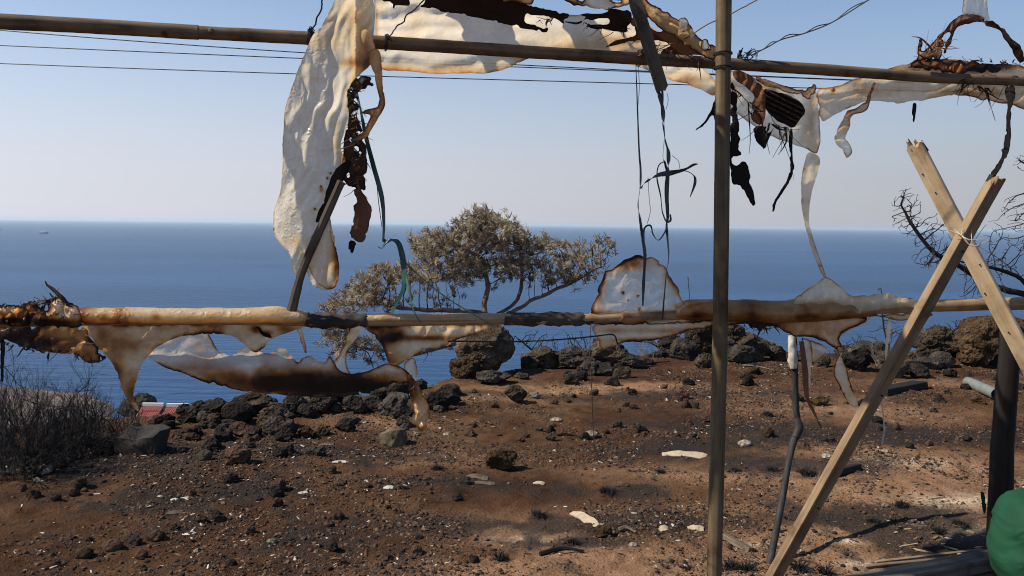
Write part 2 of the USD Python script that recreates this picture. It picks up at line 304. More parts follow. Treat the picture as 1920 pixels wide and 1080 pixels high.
# ---------------------------------------------------------------- ground
def gauss(x, y, spots):
    """sum of soft patches: (pixel x, pixel y, half width and half depth in metres, strength)"""
    s = np.zeros_like(x)
    for px, py, rx, ry, k in spots:
        c = flat(px, py); s += k * np.exp(-((x - c[0]) / rx) ** 2 - ((y - c[1]) / ry) ** 2)
    return s
OCHRE = [(1700, 930, .8, .25, .7), (1850, 960, .6, .3, .7), (1520, 1060, .6, .15, .7), (1200, 1062, .8, .12, .6), (1000, 1070, .5, .1, .4), (1420, 950, .4, .15, .4), (1250, 880, .6, .2, .35), (1760, 860, .8, .25, .5), (1080, 728, 1.1, 0.16, 1.0), (1180, 722, .7, .12, .8), (930, 745, .6, .18, .5), (1600, 770, 1.0, .35, .55), (1500, 745, .9, .3, .35), (700, 790, .55, .25, .5), (1650, 900, 0.7, .25, .8), (1740, 890, .7, .3, .7),
         (960, 980, .45, .2, .55), (1330, 900, .35, .12, .4), (1080, 1020, .5, .08, .4), (1300, 1050, .9, .12, .7), (1450, 1010, .5, .2, .6), (1600, 1000, .5, .12, .55), (1800, 930, .35, .2, .8), (1560, 850, .5, .2, .35), (1130, 960, .4, .12, .45), (1640, 1050, .5, .12, .6),
         (1820, 720, 1.2, .3, .35), (800, 860, .6, .3, .3)]
PALE = [(1790, 950, .3, .1, .75), (1810, 1000, .18, .1, 1.0), (1840, 1040, .3, .04, .8), (1610, 1045, .09, .03, .7), (1430, 1012, .1, .03, .5), (1590, 1010, .06, .025, 1.0), (1670, 1048, .07, .02, .9), (985, 1000, .2, .08, .4), (1700, 875, .35, .1, .5)]
ASH = [(1120, 975, .5, .14, 1.0), (1230, 975, .25, .1, .9), (1080, 1010, .3, .08, .8), (1650, 970, .55, .16, 1.0), (1750, 1010, .35, .12, .9), (1480, 880, .6, .2, .7), (1600, 820, 1.0, .25, .8), (1750, 810, .9, .25, .7), (1250, 840, .7, .3, .5),
       (640, 850, .8, .2, .5), (760, 980, .35, .15, .6), (560, 1010, .3, .15, .6), (100, 860, 1.4, .5, .7), (1300, 740, 1.6, .25, .5), (830, 900, .4, .15, .45), (1350, 800, .8, .2, .5), (300, 950, .6, .25, .4), (480, 920, .4, .2, .4), (1150, 920, .4, .12, .6)]
gx = np.r_[-260, -160, -90, -50, -30, -20, -14, np.linspace(-10, -5.2, 60), np.linspace(-5.2, 7.2, 560)[1:], np.linspace(7.2, 12, 60)[1:], 16, 24, 40, 70, 130, 240]
gy = np.r_[-120, -60, -30, -15, -8, -4, -1, 1, np.linspace(2, 5.0, 190), np.linspace(5.0, 8.0, 150)[1:], np.linspace(8, 13, 190)[1:], np.linspace(13, 20, 40)[1:], 24, 30, 40, 52, 64, 90]
X, Y = np.meshgrid(gx, gy); Z = terrain(X, Y)
n0 = len(gx); i, j = np.meshgrid(np.arange(len(gy) - 1), np.arange(n0 - 1), indexing='ij'); i, j = i.ravel(), j.ravel()
gf = np.vstack([np.c_[i * n0 + j, i * n0 + j + 1, (i + 1) * n0 + j + 1], np.c_[i * n0 + j, (i + 1) * n0 + j + 1, (i + 1) * n0 + j]])
gv = np.c_[X.ravel(), Y.ravel(), Z.ravel()]
mat('soil', {'g': ('geometry', {}), 'o': ('attribute', {'attribute': 'ochre'}), 'h': ('attribute', {'attribute': 'ash'}), 'q': ('attribute', {'attribute': 'pale'}),
             'n1': ('noise_texture', {'scale': 1.1, 'detail': 6.0, 'roughness': 0.6}), 'n2': ('noise_texture', {'scale': 6.0, 'detail': 8.0, 'roughness': 0.68}), 'n3': ('noise_texture', {'scale': 75.0, 'detail': 4.0, 'roughness': 0.7}), 'n4': ('noise_texture', {'scale': 3.1, 'detail': 7.0, 'roughness': 0.65, 'distortion': 0.8}),
             'v': ('voronoi_texture', {'scale': 55.0}), 'v2': ('voronoi_texture', {'scale': 120.0}),
             'base': ('rgb_ramp', {'ramp': [(0.32, (0.0317, 0.0163, 0.0093)), (0.46, (0.0666, 0.0300, 0.0140)), (0.56, (0.0928, 0.0472, 0.0224)), (0.70, (0.1208, 0.0706, 0.0382))]}),
             'mul': ('rgb_ramp', {'ramp': [(0.3, (0.45, 0.43, 0.42)), (0.52, (1, 1, 1)), (0.72, (1.3, 1.28, 1.22))]}), 'x1': ('mix', {'mix_type': 'multiply', 'fac': 0.9}),
             'oc': ('rgb_ramp', {'ramp': [(0.3, (0.1598, 0.0807, 0.0423)), (0.55, (0.2707, 0.1553, 0.0860)), (0.75, (0.3472, 0.2285, 0.1395))]}), 'x2': ('mix', {}),
             'pa': ('rgb_ramp', {'ramp': [(0.35, (0.3167, 0.2111, 0.1267)), (0.6, (0.6545, 0.5279, 0.3800))]}), 'x2b': ('mix', {}),
             'hn': ('math', {'math_type': 'multiply_add', 'value2': 1.0}), 'h2': ('math', {'math_type': 'multiply_add', 'value2': 0.55, 'value3': -0.275}), 'h3': ('math', {'math_type': 'multiply_add', 'value2': 0.55}), 'h4': ('math', {'math_type': 'add', 'value2': -0.275}), 'h5': ('math', {'math_type': 'add'}), 'hm': ('map_range', {'from_min': 0.575, 'from_max': 0.74, 'clamp': True}), 'hx': ('math', {'math_type': 'multiply', 'value2': 0.86}),
             'ac': ('rgb_ramp', {'ramp': [(0.35, (0.0112, 0.0098, 0.0091)), (0.6, (0.0350, 0.0301, 0.0273)), (0.78, (0.0840, 0.0700, 0.0630))]}), 'x3': ('mix', {}),
             'sp': ('rgb_ramp', {'ramp': [(0.0, (1, 1, 1)), (0.1, (0, 0, 0))]}), 'spn': ('rgb_ramp', {'ramp': [(0.54, (0, 0, 0)), (0.62, (1, 1, 1))]}), 'spm': ('math', {'math_type': 'multiply'}), 'x4': ('mix', {'color2': (0.42, 0.37, 0.32)}),
             'b1': ('bump', {'strength': 0.9, 'distance': 0.03}), 'b2': ('bump', {'strength': 1.0, 'distance': 0.02}), 'b3': ('bump', {'strength': 0.5, 'distance': 0.01}), 'p': ('principled_bsdf', {'roughness': 0.97, 'specular_ior_level': 0.08})},
    [('g.position', x + '.vector') for x in ('n1', 'n2', 'n3', 'n4', 'v', 'v2')] +
    [('n1.fac', 'base.fac'), ('n2.fac', 'mul.fac'), ('base.color', 'x1.color1'), ('mul.color', 'x1.color2'), ('n2.fac', 'oc.fac'), ('o.fac', 'x2.fac'), ('x1.color', 'x2.color1'), ('oc.color', 'x2.color2'),
     ('n2.fac', 'pa.fac'), ('q.fac', 'x2b.fac'), ('x2.color', 'x2b.color1'), ('pa.color', 'x2b.color2'),
     ('n4.fac', 'hn.value1'), ('h.fac', 'hn.value3'), ('n2.fac', 'h2.value1'), ('n3.fac', 'h3.value1'), ('h2.value', 'h3.value3'), ('h3.value', 'h4.value1'), ('h4.value', 'h5.value1'), ('hn.value', 'h5.value2'), ('h5.value', 'hm.value'), ('hm.result', 'hx.value1'), ('hx.value', 'x3.fac'), ('n3.fac', 'ac.fac'), ('x2b.color', 'x3.color1'), ('ac.color', 'x3.color2'),
     ('v.distance', 'sp.fac'), ('n2.fac', 'spn.fac'), ('sp.color', 'spm.value1'), ('spn.color', 'spm.value2'), ('spm.value', 'x4.fac'), ('x3.color', 'x4.color1'), ('x4.color', 'p.base_color'),
     ('n2.fac', 'b1.height'), ('n3.fac', 'b2.height'), ('v.distance', 'b3.height'), ('b1.normal', 'b2.normal'), ('b2.normal', 'b3.normal'), ('b3.normal', 'p.normal')])
gm = usdkit.mesh(stage, '/World/ground', (gv, gf), MAT['soil'], smooth=True)
wob = 0.55 + 0.9 * fbm(np.c_[X.ravel() * 3, Y.ravel() * 3, 0 * X.ravel()], 4, 31)
primvars(gm, {'ochre': np.clip(gauss(X, Y, OCHRE).ravel() * wob * 1.6, 0, 0.95), 'ash': np.clip(gauss(X, Y, ASH).ravel() * 0.5, 0, .5) + 0.04, 'pale': np.clip(gauss(X, Y, PALE).ravel() * wob, 0, 1)})
tag(gm.GetPrim(), 'reddish brown burnt slope scattered with ash and stones', None, None, 'structure')

# ---------------------------------------------------------------- sea, shore, haze
SEA = -40.0
ang = np.linspace(0, 2 * np.pi, 97)[:-1]; rr = np.r_[0.0, np.geomspace(30, 42000, 60)]
sv = np.array([(0, 0, SEA)] + [(r * math.sin(a), r * math.cos(a), SEA) for r in rr[1:] for a in ang]); q = len(ang)
sf = [(0, 1 + (k + 1) % q, 1 + k) for k in range(q)]
for m_ in range(len(rr) - 2):
    for k in range(q):
        a, b = 1 + m_ * q + k, 1 + m_ * q + (k + 1) % q; sf += [(a, b, b + q), (a, b + q, a + q)]
mat('sea_water', {'g': ('geometry', {}), 'm': ('mapping', {'scale': (0.35, 1.0, 1.0)}), 'm2': ('mapping', {'scale': (0.0011, 0.0042, 1.0)}),
                  'n': ('noise_texture', {'scale': 0.22, 'detail': 5.0, 'roughness': 0.62}), 'n2': ('noise_texture', {'scale': 1.6, 'detail': 7.0, 'roughness': 0.62, 'distortion': 0.5}),
                  'w': ('rgb_ramp', {'ramp': [(0.36, (0.002, 0.025, 0.074)), (0.5, (0.003, 0.033, 0.098)), (0.64, (0.007, 0.046, 0.124))]}),
                  'b': ('bump', {'strength': 0.85, 'distance': 1.1}), 'p': ('principled_bsdf', {'roughness': 0.32, 'ior': 1.333, 'specular_ior_level': 0.2})},
    [('g.position', 'm.vector'), ('m.vector', 'n.vector'), ('g.position', 'm2.vector'), ('m2.vector', 'n2.vector'), ('n2.fac', 'w.fac'), ('w.color', 'p.base_color'), ('n.fac', 'b.height'), ('b.normal', 'p.normal')])
s_ = usdkit.mesh(stage, '/World/sea', (sv, np.array(sf)), MAT['sea_water'])
tag(s_.GetPrim(), 'blue sea reaching to the hazy horizon', None, None, 'structure')

# the low shore below the slope, far down on the left
hx_, hy_ = np.meshgrid(np.linspace(-190, 10, 150), np.linspace(60, 235, 120))
far = np.interp(hx_, [-190, -125, -100, -92, -84, -70, 10], [215, 206, 200, 192, 178, 168, 160])
u = far - hy_
hz = SEA - 1.5 + np.clip(u / 12, -1, 1.0) * 3.2 + np.clip((u - 10) / 60, 0, 1) * 5 + 2.2 * (fbm(np.stack([hx_ * .06, hy_ * .06, 0 * hx_], -1), 4, 3) - .5) * np.clip(u / 8, 0, 1)
nn = hx_.shape[1]; i, j = np.meshgrid(np.arange(hx_.shape[0] - 1), np.arange(nn - 1), indexing='ij'); i, j = i.ravel(), j.ravel()
mat('shore', {'g': ('geometry', {}), 'n': ('noise_texture', {'scale': 0.22, 'detail': 6.0, 'roughness': 0.65}), 'r': ('rgb_ramp', {'ramp': [(0.3, (0.0558, 0.0446, 0.0391)), (0.5, (0.1215, 0.0955, 0.0806)), (0.68, (0.1864, 0.1567, 0.1343))]}),
              'b': ('bump', {'strength': 0.7, 'distance': 1.0}), 'p': ('principled_bsdf', {'roughness': 0.95, 'specular_ior_level': 0.1})},
    [('g.position', 'n.vector'), ('n.fac', 'r.fac'), ('r.color', 'p.base_color'), ('n.fac', 'b.height'), ('b.normal', 'p.normal')])
sh = usdkit.mesh(stage, '/World/shore', (np.c_[hx_.ravel(), hy_.ravel(), hz.ravel()], np.vstack([np.c_[i * nn + j, i * nn + j + 1, (i + 1) * nn + j + 1], np.c_[i * nn + j, (i + 1) * nn + j + 1, (i + 1) * nn + j]])), MAT['shore'], smooth=True)
tag(sh.GetPrim(), 'low pale rocky shore below the slope', None, None, 'structure')

mat('haze_air', {'v': ('principled_volume', {'color': (0.68, 0.84, 0.95), 'density': HAZE, 'anisotropy': 0.2})}, [], surface=None, volume='v.volume')
hb = trimesh.creation.box((90000, 90000, 60.0)); hb.apply_translation((0, 0, SEA - 2.0 + 30.0))
hm_ = usdkit.mesh(stage, '/World/haze', hb, MAT['haze_air']); tag(hm_.GetPrim(), None, None, None, 'stuff')

# the two sheds down by the water
def shed(px0, px1, pyr, dist, label):
    a, b = P(px0, pyr, dist), P(px1, pyr, dist); w = b[0] - a[0]; x0, z = a[0], (a[2] + b[2]) / 2; y0 = dist
    t = Thing('shed', label, 'shed', V(x0 + w / 2, y0, z - 3.2))
    def bx(x, y, zc, sx, sy, sz):
        m = trimesh.creation.box((sx, sy, sz)); m.apply_translation((x, y, zc)); return m
    t.part('wall', bx(x0 + w / 2, y0 - 1.4, z - 3.6, w - .3, 2.6, 2.2), 'house_wall')
    t.part('parapet', bx(x0 + w / 2, y0 + .25, z - .1, w, .5, .6), 'white_paint')
    n = 22; prof = np.array([(x0 + w * k / n, 0.09 * (k % 2)) for k in range(n + 1)]); v = []
    for (xx_, dz) in prof: v += [(xx_, y0 - .02, z - .5 + dz), (xx_, y0 - 3.6, z - 2.15 + dz), (xx_, y0 - .02, z - .6 + dz), (xx_, y0 - 3.6, z - 2.25 + dz)]
    f = []
    for k in range(n):
        a_, b_ = 4 * k, 4 * k + 4; f += [(a_, a_ + 1, b_ + 1), (a_, b_ + 1, b_), (a_ + 2, b_ + 2, b_ + 3), (a_ + 2, b_ + 3, a_ + 3), (a_ + 1, a_ + 3, b_ + 3), (a_ + 1, b_ + 3, b_ + 1)]
    t.part('roof', (v, f), 'red_roof')
shed(266, 306, 758, 158, 'left shed by the shore with red corrugated roof and white parapet')
shed(312, 352, 759, 156, 'right shed by the shore with red corrugated roof, beside the dark rocks')

# ---------------------------------------------------------------- the frame of poles
def pxline(pts, n=10):
    """points (px, py, depth) as a smooth line in the scene"""
    p = np.array(pts, float); return spline(P(p[:, 0], p[:, 1], p[:, 2]), n)
def pxr(w, Y): return 0.5 * w * Y / F
def ybar(px): return 3.15 + 0.45 * np.asarray(px, float) / 1920      # depth of the lower pole
def ytop(px): return 3.0 + 0.9 * np.asarray(px, float) / 1920       # depth of the upper pole
def ringm(c, d, r, th, n=14, seed=0, tilt=0.0):
    """a wire wound once round a pole at c that runs along d"""
    d = d / np.linalg.norm(d); a = V(0, 0, 1) if abs(d[2]) < .8 else V(1, 0, 0); x = np.cross(a, d); x /= np.linalg.norm(x); y = np.cross(d, x)
    s = np.linspace(0, 2 * np.pi, n); return tube(c + r * (np.cos(s)[:, None] * x + np.sin(s)[:, None] * y) + d * (tilt * np.cos(s))[:, None], th, 5, cap=False)

tp = [(-120, 33), (0, 40), (200, 50.5), (372, 61), (560, 70.5), (800, 85), (1000, 98), (1200, 110), (1355, 119), (1560, 132), (1760, 146), (1920, 152), (2060, 160)]
wp = [28, 28, 27, 25.5, 26, 25.5, 24.5, 24, 23.5, 22, 20.5, 19, 18]
L = pxline([(x, y, ytop(x)) for x, y in tp], 16)
Rr = np.interp(np.linspace(0, 1, len(L)), np.linspace(0, 1, len(tp)), [pxr(w, ytop(x)) for (x, _), w in zip(tp, wp)])
k0 = 3 * 16
t = Thing('horizontal_pole', 'long brown wooden pole across the top of the frame above the sea', 'pole', L[0], L[-1] - L[0])
t.part('shaft', join([tube(L[:k0 + 1], Rr[:k0 + 1] * 1.02, 18, lump=0.05, seed=4), tube(L[k0 - 1:], Rr[k0 - 1:] * 0.93, 18, lump=0.05, seed=4)]), 'pole_wood', 60)
c = P(395, 57, ytop(395) - .026); t.part('knot', tube([c + V(0, .012, 0), c + V(0, 0, 0), c - V(0, .004, 0)], [.010, .009, .005], 10), 'pole_wood', 40)
TOP = t
# the upright post
ps = [(1358, -160), (1357, 0), (1356, 110), (1353, 400), (1350, 620), (1345, 840), (1339, 1080), (1336, 1150)]
pw = [29, 29, 28, 28, 28.5, 28.5, 28, 28]
L = pxline([(x, y, 3.42) for x, y in ps], 10); L[-1][2] = -0.05
t = Thing('upright_post', 'tall grey brown round post standing right of the middle, crossing both long poles', 'post', L[-1], L[0] - L[-1])
t.part('shaft', tube(L, np.interp(np.linspace(0, 1, len(L)), np.linspace(0, 1, len(pw)), [pxr(w, 3.42) for w in pw]), 20, lump=0.05, seed=8, lump_scale=7), 'post_wood', 60)
c = P(1355, 102, 3.42); d = L[0] - L[5]
for py, dz in ((101, 0), (127, 0.004)):
    t.part('wire_tie', ringm(P(1355.5, py, 3.42), d, pxr(33, 3.42), .0035, tilt=.004), 'wire', 60)
POST = t
# the lower pole
lp = [(-140, 606), (0, 604), (150, 600), (400, 598), (600, 601), (800, 600), (960, 598), (1100, 598), (1300, 588), (1500, 583), (1650, 577), (1800, 572), (1920, 569), (2080, 566)]
lw = [22, 22, 22, 22, 22, 22, 21, 21, 22, 22, 23, 23, 24, 24]
L = pxline([(x, y, ybar(x)) for x, y in lp], 14); LBAR = L
Rr = np.interp(np.linspace(0, 1, len(L)), np.linspace(0, 1, len(lp)), [pxr(w, ybar(x)) for (x, _), w in zip(lp, lw)])
t = Thing('lower_pole', 'long peeled pole at waist height wrapped in torn burnt plastic', 'pole', L[0], L[-1] - L[0])
t.part('shaft', tube(L, Rr, 16, lump=0.07, seed=14), 'peeled_wood', 60)
BARX = np.array([p_[0] for p_ in lp]); BARY = np.array([p_[1] for p_ in lp])
def bary(px): return np.interp(px, BARX, BARY)
# bark left on the burnt stretches
for n_, (x0, x1, w) in enumerate(((572, 690, 29), (945, 1112, 26))):
    xs = np.linspace(x0, x1, 22); ll = P(xs, bary(xs), ybar(xs)); wd = w * (0.86 + .22 * noise(np.c_[xs * .07, 0 * xs, 0 * xs], 3 + n_)); wd[0] *= .8; wd[-1] *= .8
    t.part('bark', tube(ll, pxr(wd, 3.3), 16, lump=0.5, seed=21 + n_, lump_scale=48), 'bark', 50, label='dark flaking bark left on the pole')

# the crossed boards
a, b = P(1712, 268, 3.52), P(1990, 800, 3.40)
t = Thing('leaning_beam', 'pale squared beam leaning down to the right with a splintered top', 'beam', b, a - b)
t.part('beam', board(a, b, .067, .058, V(.83, -.55, .43), 18, 3, ragged=(.03, 0)), 'pale_wood')
for k, q in enumerate((.1, .17, .31, .43, .52, .66, .8)):
    tt = (b - a) / np.linalg.norm(b - a); xw = V(.83, -.55, .43); xw = xw - tt * (xw @ tt); xw /= np.linalg.norm(xw); nn_ = np.cross(tt, xw); nn_ = nn_ if nn_[1] < 0 else -nn_
    c = a + (b - a) * q + xw * (-.02 + .011 * (k % 4)) + nn_ * .0285; t.part('nail', tube([c, c + nn_ * .004], .0032, 7), 'wire')
sp = []
for k in range(7):
    o = a + V(-.03 + .011 * k, -.01 + .008 * (k % 3), .0); sp.append(tube([o + (b - a) * .03, o - (b - a) * (.004 + .014 * ((k * 37) % 5) / 5 * (k > 1))], [.009, .002], 4))
t.part('splinters', join(sp), 'tan_wood')
a, b = P(1874, 330, 3.22), P(1440, 1105, 3.30); b = a + (b - a) * ((a[2] + .02) / (a[2] - b[2])) if b[2] < -.02 else b
u_ = (b - a) / np.linalg.norm(b - a)
side = np.cross(u_, V(0, -1, 0)); side /= np.linalg.norm(side)
if side[0] < 0: side = -side
wd = side * .92 + V(0, .39, 0)
t = Thing('leaning_brace', 'pair of brown boards nailed together leaning up to the right, crossing the pale beam', 'brace', b, a - b)
t.part('wide_board', board(a + wd * .004, b + wd * .004, .043, .03, wd, 18, 5, ragged=(.02, 0)), 'tan_wood')
t.part('edge_batten', board(a - wd * .030 - V(0, .004, 0) + u_ * .03, b - wd * .030 - V(0, .004, 0), .014, .036, wd, 16, 6, ragged=(.03, 0)), 'tan_wood')
t.part('back_board', board(a + wd * .010 + V(0, .03, 0), b + wd * .010 + V(0, .03, 0), .064, .022, wd, 12, 7), 'dark_wood')
for k in (0.16, .48, .74):
    c = a + u_ * k * 2.0 + wd * .01 - V(0, .02, 0); n_ = np.cross(u_, wd); n_ /= np.linalg.norm(n_); n_ = n_ if n_[1] < 0 else -n_
    t.part('nail', tube([c, c + n_ * .006], .004, 7), 'wire')
# string round the crossing
c = P(1802, 440, 3.19); st = []
for k in range(4):
    rng = np.random.default_rng(40 + k)
    st.append(tube(spline([c + V(-.03 + .02 * k, .02, .02) + rng.normal(0, .006, 3), c + V(0, -.01, -.005), c + V(.02, -.012, -.03) + rng.normal(0, .01, 3), c + V(.06 + .02 * k, 0, .05 - .035 * k) + rng.normal(0, .02, 3)], 6), .0016, 4))
tag(single('string_tie', join(st), 'pale_string', 'frayed pale string tied where the two leaning boards cross', 'string'))

# charred stump post on the right and the timber at its foot
g0 = G(1872, 1052)
t = Thing('charred_stump_post', 'thick charred post standing at the right edge behind the pale beam', 'post', V(g0[0], g0[1], g0[2] - .1), V(.03, 0, 1))
Yq = g0[1]; a, b = P(1894, 612, Yq), P(1868, 1056, Yq)
t.part('shaft', tube([b + (a - b) * k + V(.004 * math.sin(9 * k), 0, 0) for k in np.linspace(-.08, 1, 16)], np.interp(np.linspace(0, 1, 16), [0, .4, .75, 1], [.054, .057, .052, .05]), 12, lump=.16, seed=33, squash=.85, lump_scale=6), 'dark_wood', 35)
def on_ground(px, py, lift=0.0):
    g = G(px, py); return g + V(0, 0, lift)
def lying(name, pts, wd, th, mt, label, cat, seed=0, ragged=(.02, .02), group=None, lift=.5):
    a, b = (on_ground(*p_) for p_ in pts); a[2] += th * lift; b[2] += th * lift
    t = Thing(name, label, cat, (a + b) / 2, b - a, group); t.part('board', board(a, b, wd, th, np.cross(b - a, V(0, 0, 1)) + V(0, 0, .05), 12, seed, ragged=ragged), mt); return t
lying('ground_timber', ((1600, 1112), (1900, 1052)), .12, .06, 'grey_wood', 'weathered brown timber lying on the ground under the stump post', 'timber', 3)
lying('split_lath', ((1640, 1058), (1845, 1034)), .022, .015, 'tan_wood', 'thin split lath lying in front of the stump post', 'lath', 4)
lying('split_lath', ((1620, 1068), (1860, 1044)), .03, .02, 'grey_wood', 'weathered grey lath lying along the charred timber', 'lath', 5)
lying('burnt_plank', ((1648, 742), (1726, 727)), .16, .07, 'dark_wood', 'short black burnt plank lying behind the brace', 'plank', 6)
lying('burnt_plank', ((1560, 893), (1612, 880)), .05, .04, 'dark_wood', 'small black burnt stick poking out right of the brace', 'plank', 7)
lying('grey_branch', ((1352, 1008), (1412, 1040)), .035, .03, 'grey_wood', 'grey weathered branch lying right of the upright post', 'branch', 8)
# the bent black pole
pl = [(1482, 600, 4.35), (1488, 640, 4.35), (1492, 760, 4.33), (1496, 800, 4.30), (1482, 850, 4.22), (1462, 960, 4.05), (1440, 1075, 3.85)]
L = pxline(pl, 8); L = np.vstack([L, [L[-1] + (L[-1] - L[-2]) * 1.0]]); 
t = Thing('bent_black_pole', 'thin burnt pole with a kink standing between the upright post and the brace', 'pole', L[-1], L[0] - L[-1])
t.part('shaft', tube(L, np.linspace(pxr(13, 4.3), pxr(14, 3.9), len(L)), 10, lump=.12, seed=3), 'burnt_pole', 40)
t.part('knee', tube(pxline([(1494, 785, 4.31), (1498, 803, 4.29), (1491, 822, 4.26)], 5), [.019, .021, .023, .024, .025, .025, .025, .024, .022, .021, .019], 10, lump=.15, seed=9), 'burnt_pole', 40)
t.part('peeling_film', tube(pxline([(1483, 628, 4.34), (1486, 655, 4.33), (1487, 690, 4.33)], 5), np.interp(np.linspace(0, 1, 11), [0, .3, .8, 1], [.0185, .021, .023, .019]), 9, cap=False, lump=.5, lump_scale=30), 'grey_film', 40, label='grey white plastic peeling off the top of the pole')
# the stick that props the hanging plastic, and the stake that hangs from the roof
L = pxline([(545, 590, 3.27), (556, 545, 3.25), (570, 500, 3.23), (600, 430, 3.2), (640, 340, 3.18)], 8)
t = Thing('prop_stick', 'split grey stick rising from the lower pole into the hanging plastic', 'stick', L[0], L[-1] - L[0])
t.part('stick', tube(L, np.interp(np.linspace(0, 1, len(L)), [0, .3, 1], [.022, .018, .016]), 7, lump=.2, seed=5, squash=.6), 'grey_wood', 30)
a, b = P(1172, -60, 3.38), P(1243, 172, 3.40)
t = Thing('hanging_stake', 'flat brown stake hanging from the roof in front of the upper pole', 'stake', b, a - b)
t.part('stake', board(a, b, .05, .02, V(1, 0, -.3), 12, 9, ragged=(0, .02)), 'grey_wood')
# the pipe on the ground
a, b = on_ground(1818, 722, .05), on_ground(1868, 757, .05)
a, b = P(1815, 716, (a[1] + b[1]) / 2 + .3), P(1868, 752, (a[1] + b[1]) / 2 - .35)
zq = max(terrain(a[0], a[1]), terrain(b[0], b[1])) + .055; a[2] = max(a[2], zq - .02); b[2] = max(zq, b[2])
t = Thing('plastic_pipe', 'grey green plastic pipe lying on the ground left of the stump post', 'pipe', (a + b) / 2, b - a)
d = (b - a) / np.linalg.norm(b - a)
t.part('pipe_wall', join([tube([a, b], .052, 20, cap=False), tube([b, a], .046, 20, cap=False)]), 'grey_pipe', 50)
t.part('pipe_end', tube([b - d * .35, b - d * .34], .0465, 20), 'black_inside')

# ---------------------------------------------------------------- burnt plastic sheeting
def zm(x0, y0, s, pts): return [(x0 + p_[0] / s, y0 + p_[1] / s) for p_ in pts]
def chaikin(p, it=2):
    p = np.asarray(p, float)
    for _ in range(it):
        q = np.roll(p, -1, 0); p = np.stack([.75 * p + .25 * q, .25 * p + .75 * q], 1).reshape(-1, 2)
    return p
def outline(pts, step, jag=0, seed=0, smooth=2):
    p = chaikin(pts, smooth) if smooth else np.asarray(pts, float)
    c = np.vstack([p, p[:1]]); l = np.r_[0, np.cumsum(np.linalg.norm(np.diff(c, axis=0), axis=1))]
    n = max(8, int(l[-1] / step)); s = np.linspace(0, l[-1], n, endpoint=False)
    q = np.c_[np.interp(s, l, c[:, 0]), np.interp(s, l, c[:, 1])]
    if jag:
        t = np.roll(q, -1, 0) - np.roll(q, 1, 0); t /= np.maximum(np.linalg.norm(t, axis=1, keepdims=True), 1e-9)
        k = (fbm(np.c_[q * 0.05, np.full(n, seed)], 5, seed) - .5) * 1.3
        k = k + 1.5 * np.maximum(noise(np.c_[q * .11, np.full(n, seed + .5)], seed + 8) - .68, 0) * 2 - 1.5 * np.maximum(noise(np.c_[q * .1, np.full(n, seed + .9)], seed + 9) - .66, 0) * 2
        q = q + np.c_[t[:, 1], -t[:, 0]] * (k * 2 * jag)[:, None]
    return q

